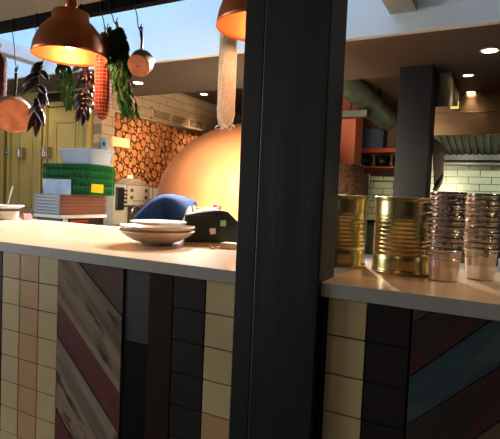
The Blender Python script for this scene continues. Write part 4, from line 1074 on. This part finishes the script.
# worktable under the hands
t = empty('dough_table', 'steel work table behind the counter in front of the bending person', 'table', gp + r0*.75)
T = Matrix.Rotation(YAW, 4, 'Z')
mb = MB(); mb.box((-.06,-.35,.86),(.35,.4,.90), M['steel'], T); mb.build('table_top', t, .004)
for x in (-.04,.31):
    for y in (-.32,.34):
        mb = MB(); mb.box((x,y,0),(x+.03,y+.03,.86), M['steel_d'], T); mb.build('leg', t)
# pole with a round knob
dep = 3.25
P0, P1, P2 = atd(199,209), atd(214,208.5), atd(217,208)
t = empty('wooden_pole', 'tan wooden pole ending in a red-brown round knob above the printer', 'oven tool', P0)
fl = Vector((P0-r0*.12).to_tuple()); low = Vector((P0.x-r0.x*.05, P0.y-r0.y*.05, .9))
mb = MB(); mb.tube([Vector((0,0,0))-r0*.02, P1-P0], .0125, mat('pole_wood', '#d69a5e', .5), 12); mb.tube([Vector((0,0,.005))-r0*.0, low-P0+Vector((0,0,.001))], .009, M['steel'], 8); mb.build('pole', t)
mb = MB(); mb.ball(P2-P0, (.03,.03,.028), mat('knob_red', '#7a2418', .45), 20); mb.build('knob', t)

# ------------------------------------------------------------------ spots in the ceilings
def spot(px, py, z, energy, label, size=math.radians(95), r=.045, aim=None):
    p = PZ(px, py, z)
    t = empty('ceiling_spot', label, 'ceiling light', p, 0, None)
    mb = MB(); mb.lathe([(r,-.0005),(r*1.35,-.0005),(r*1.35,-.006),(r*1.05,-.008),(r,-.004)], M['white_trim'], None, 32, closed=True); mb.build('spot_ring', t)
    mb = MB(); mb.lathe([(0,-.001),(r,-.001),(r,-.004),(0,-.004)], M['spot'], None, 32); mb.build('spot_lens', t)
    ld = bpy.data.lights.new('spot_light', 'SPOT'); ld.energy = energy; ld.color = (1,.78,.52); ld.spot_size = size; ld.spot_blend = .6; ld.shadow_soft_size = .04
    lo = bpy.data.objects.new('spot_light', ld); col.objects.link(lo); lo.parent = t; lo.location = (0,0,-.02)
    if aim:
        d_ = Vector(aim)-p; lo.rotation_euler = d_.to_track_quat('-Z','Y').to_euler()
    return p
spot(138, 82.5, ZS, 90, 'bright ceiling spot below the herbs, above the log wall', aim=(-3.4, 4.6, 1.5))
spot(204, 94, ZK, 60, 'small ceiling spot in the dark ceiling above the air grille', aim=(-3.5,5.6,1.5))
spot(490, 50, ZS, 35, 'large bright ceiling spot in the soffit at upper right', r=.05)
spot(468, 75, ZK, 25, 'farther ceiling spot over the kitchen, nearer of two before the hood')
spot(471, 92, ZK, 25, 'small ceiling spot just in front of the extractor hood', r=.045)
def lamp(kind, name, loc, energy, color, size=.1, aim=None, spotsize=None, sy=None):
    ld = bpy.data.lights.new(name, kind); ld.energy = energy; ld.color = color
    if kind == 'AREA':
        ld.size = size
        if sy: ld.shape = 'RECTANGLE'; ld.size_y = sy
    else: ld.shadow_soft_size = size
    if spotsize: ld.spot_size = math.radians(spotsize); ld.spot_blend = .7
    lo = bpy.data.objects.new(name, ld); col.objects.link(lo); lo.location = loc
    if aim: lo.rotation_euler = (Vector(aim)-Vector(loc)).to_track_quat('-Z','Y').to_euler()
    return lo
# unseen spots added to brighten the dome, the doors and the tiled wall
lamp('SPOT', 'oven_fill', (-1.15, 2.65, 1.45), 560, (1,.85,.55), .35, (-1.8,3.7,1.3), 110)  # added behind the post to light the dome, no fitting
lamp('SPOT', 'oven_fill', (-1.85, 2.85, 1.95), 90, (1,.85,.55), .2, (-2.3,3.6,1.2), 110)
lamp('SPOT', 'door_fill', (-4.6, 3.36, 2.36), 11, (1,.8,.5), .05, (-4.7,3.8,1.2), 120)  # added to warm the olive doors, no fitting
lamp('SPOT', 'door_fill', (-5.4, 3.0, 2.36), 11, (1,.85,.55), .05, (-5.2,3.8,1.2), 120)
#lamp('SPOT', 'oven_fill', (-2.7, 3.42, 2.36), 70, (1,.8,.55), .05, (-2.5,3.9,1.4), 100)
for hx_ in (-.5, .1, .7, 1.3): lamp('SPOT', 'hood_fill', (hx_, hoodv+.35, 2.0), 12, (1,1,.85), .08, (hx_, VK, 1.45), 140)  # unseen row added to light the tiles under the hood
#lamp('AREA', 'hood_fill', (-.2, hoodv+.5, 2.0), 8, (1,1,.85), .9, (-.4, VK, 1.5), sy=.15)
lamp('POINT', 'dining_fill_point', (-.6, -1.8, 2.2), 7, (1,.8,.62), .15)  # unseen point light added to lift the counter fronts
lamp('AREA', 'dining_fill_area', (-4.4, VB+.1, 1.6), 26, (1,.93,.85), 1.8, (-1.8,1,1.0), sy=1.8)  # added area light on the dining side; the wall behind has no window
lamp('SPOT', 'counter_lamp', (.75, 1.55, 2.5), 45, (1,.78,.55), .06, (.3,1.35,1.1), 90)
lamp('SPOT', 'pass_fill', (-2.2, 3.36, 2.36), 1100, (1,.94,.86), .06, (-2.3,1.9,1.05), 75)  # this and the next: unseen, added to whiten the left worktop
lamp('SPOT', 'pass_fill', (-1.2, 3.36, 2.36), 600, (1,.94,.86), .06, (-1.2,1.8,1.05), 70)
lamp('AREA', 'window_daylight', (UL+.1, -.9, 1.6), 100, (1,.93,.82), 1.6, (0,.6,1.0), sy=2.4)

# ------------------------------------------------------------------ sky
w = bpy.data.worlds.new('sky'); scene.world = w; w.use_nodes = True; nt = w.node_tree; bg = nt.nodes['Background']
tc = nt.nodes.new('ShaderNodeTexCoord'); sp = nt.nodes.new('ShaderNodeSeparateXYZ'); rp = nt.nodes.new('ShaderNodeValToRGB')
nt.links.new(tc.outputs['Generated'], sp.inputs[0]); nt.links.new(sp.outputs['Z'], rp.inputs['Fac'])
rp.color_ramp.elements[0].color = (.62,.8,.95,1); rp.color_ramp.elements[1].color = (.36,.62,.95,1)
nt.links.new(rp.outputs['Color'], bg.inputs['Color']); bg.inputs['Strength'].default_value = 5.8
vs = scene.view_settings
vs.view_transform = 'Standard'; vs.look = 'None'; vs.gamma = 1; vs.exposure = -0.12; vs.use_curve_mapping = False
bpy.context.view_layer.update()
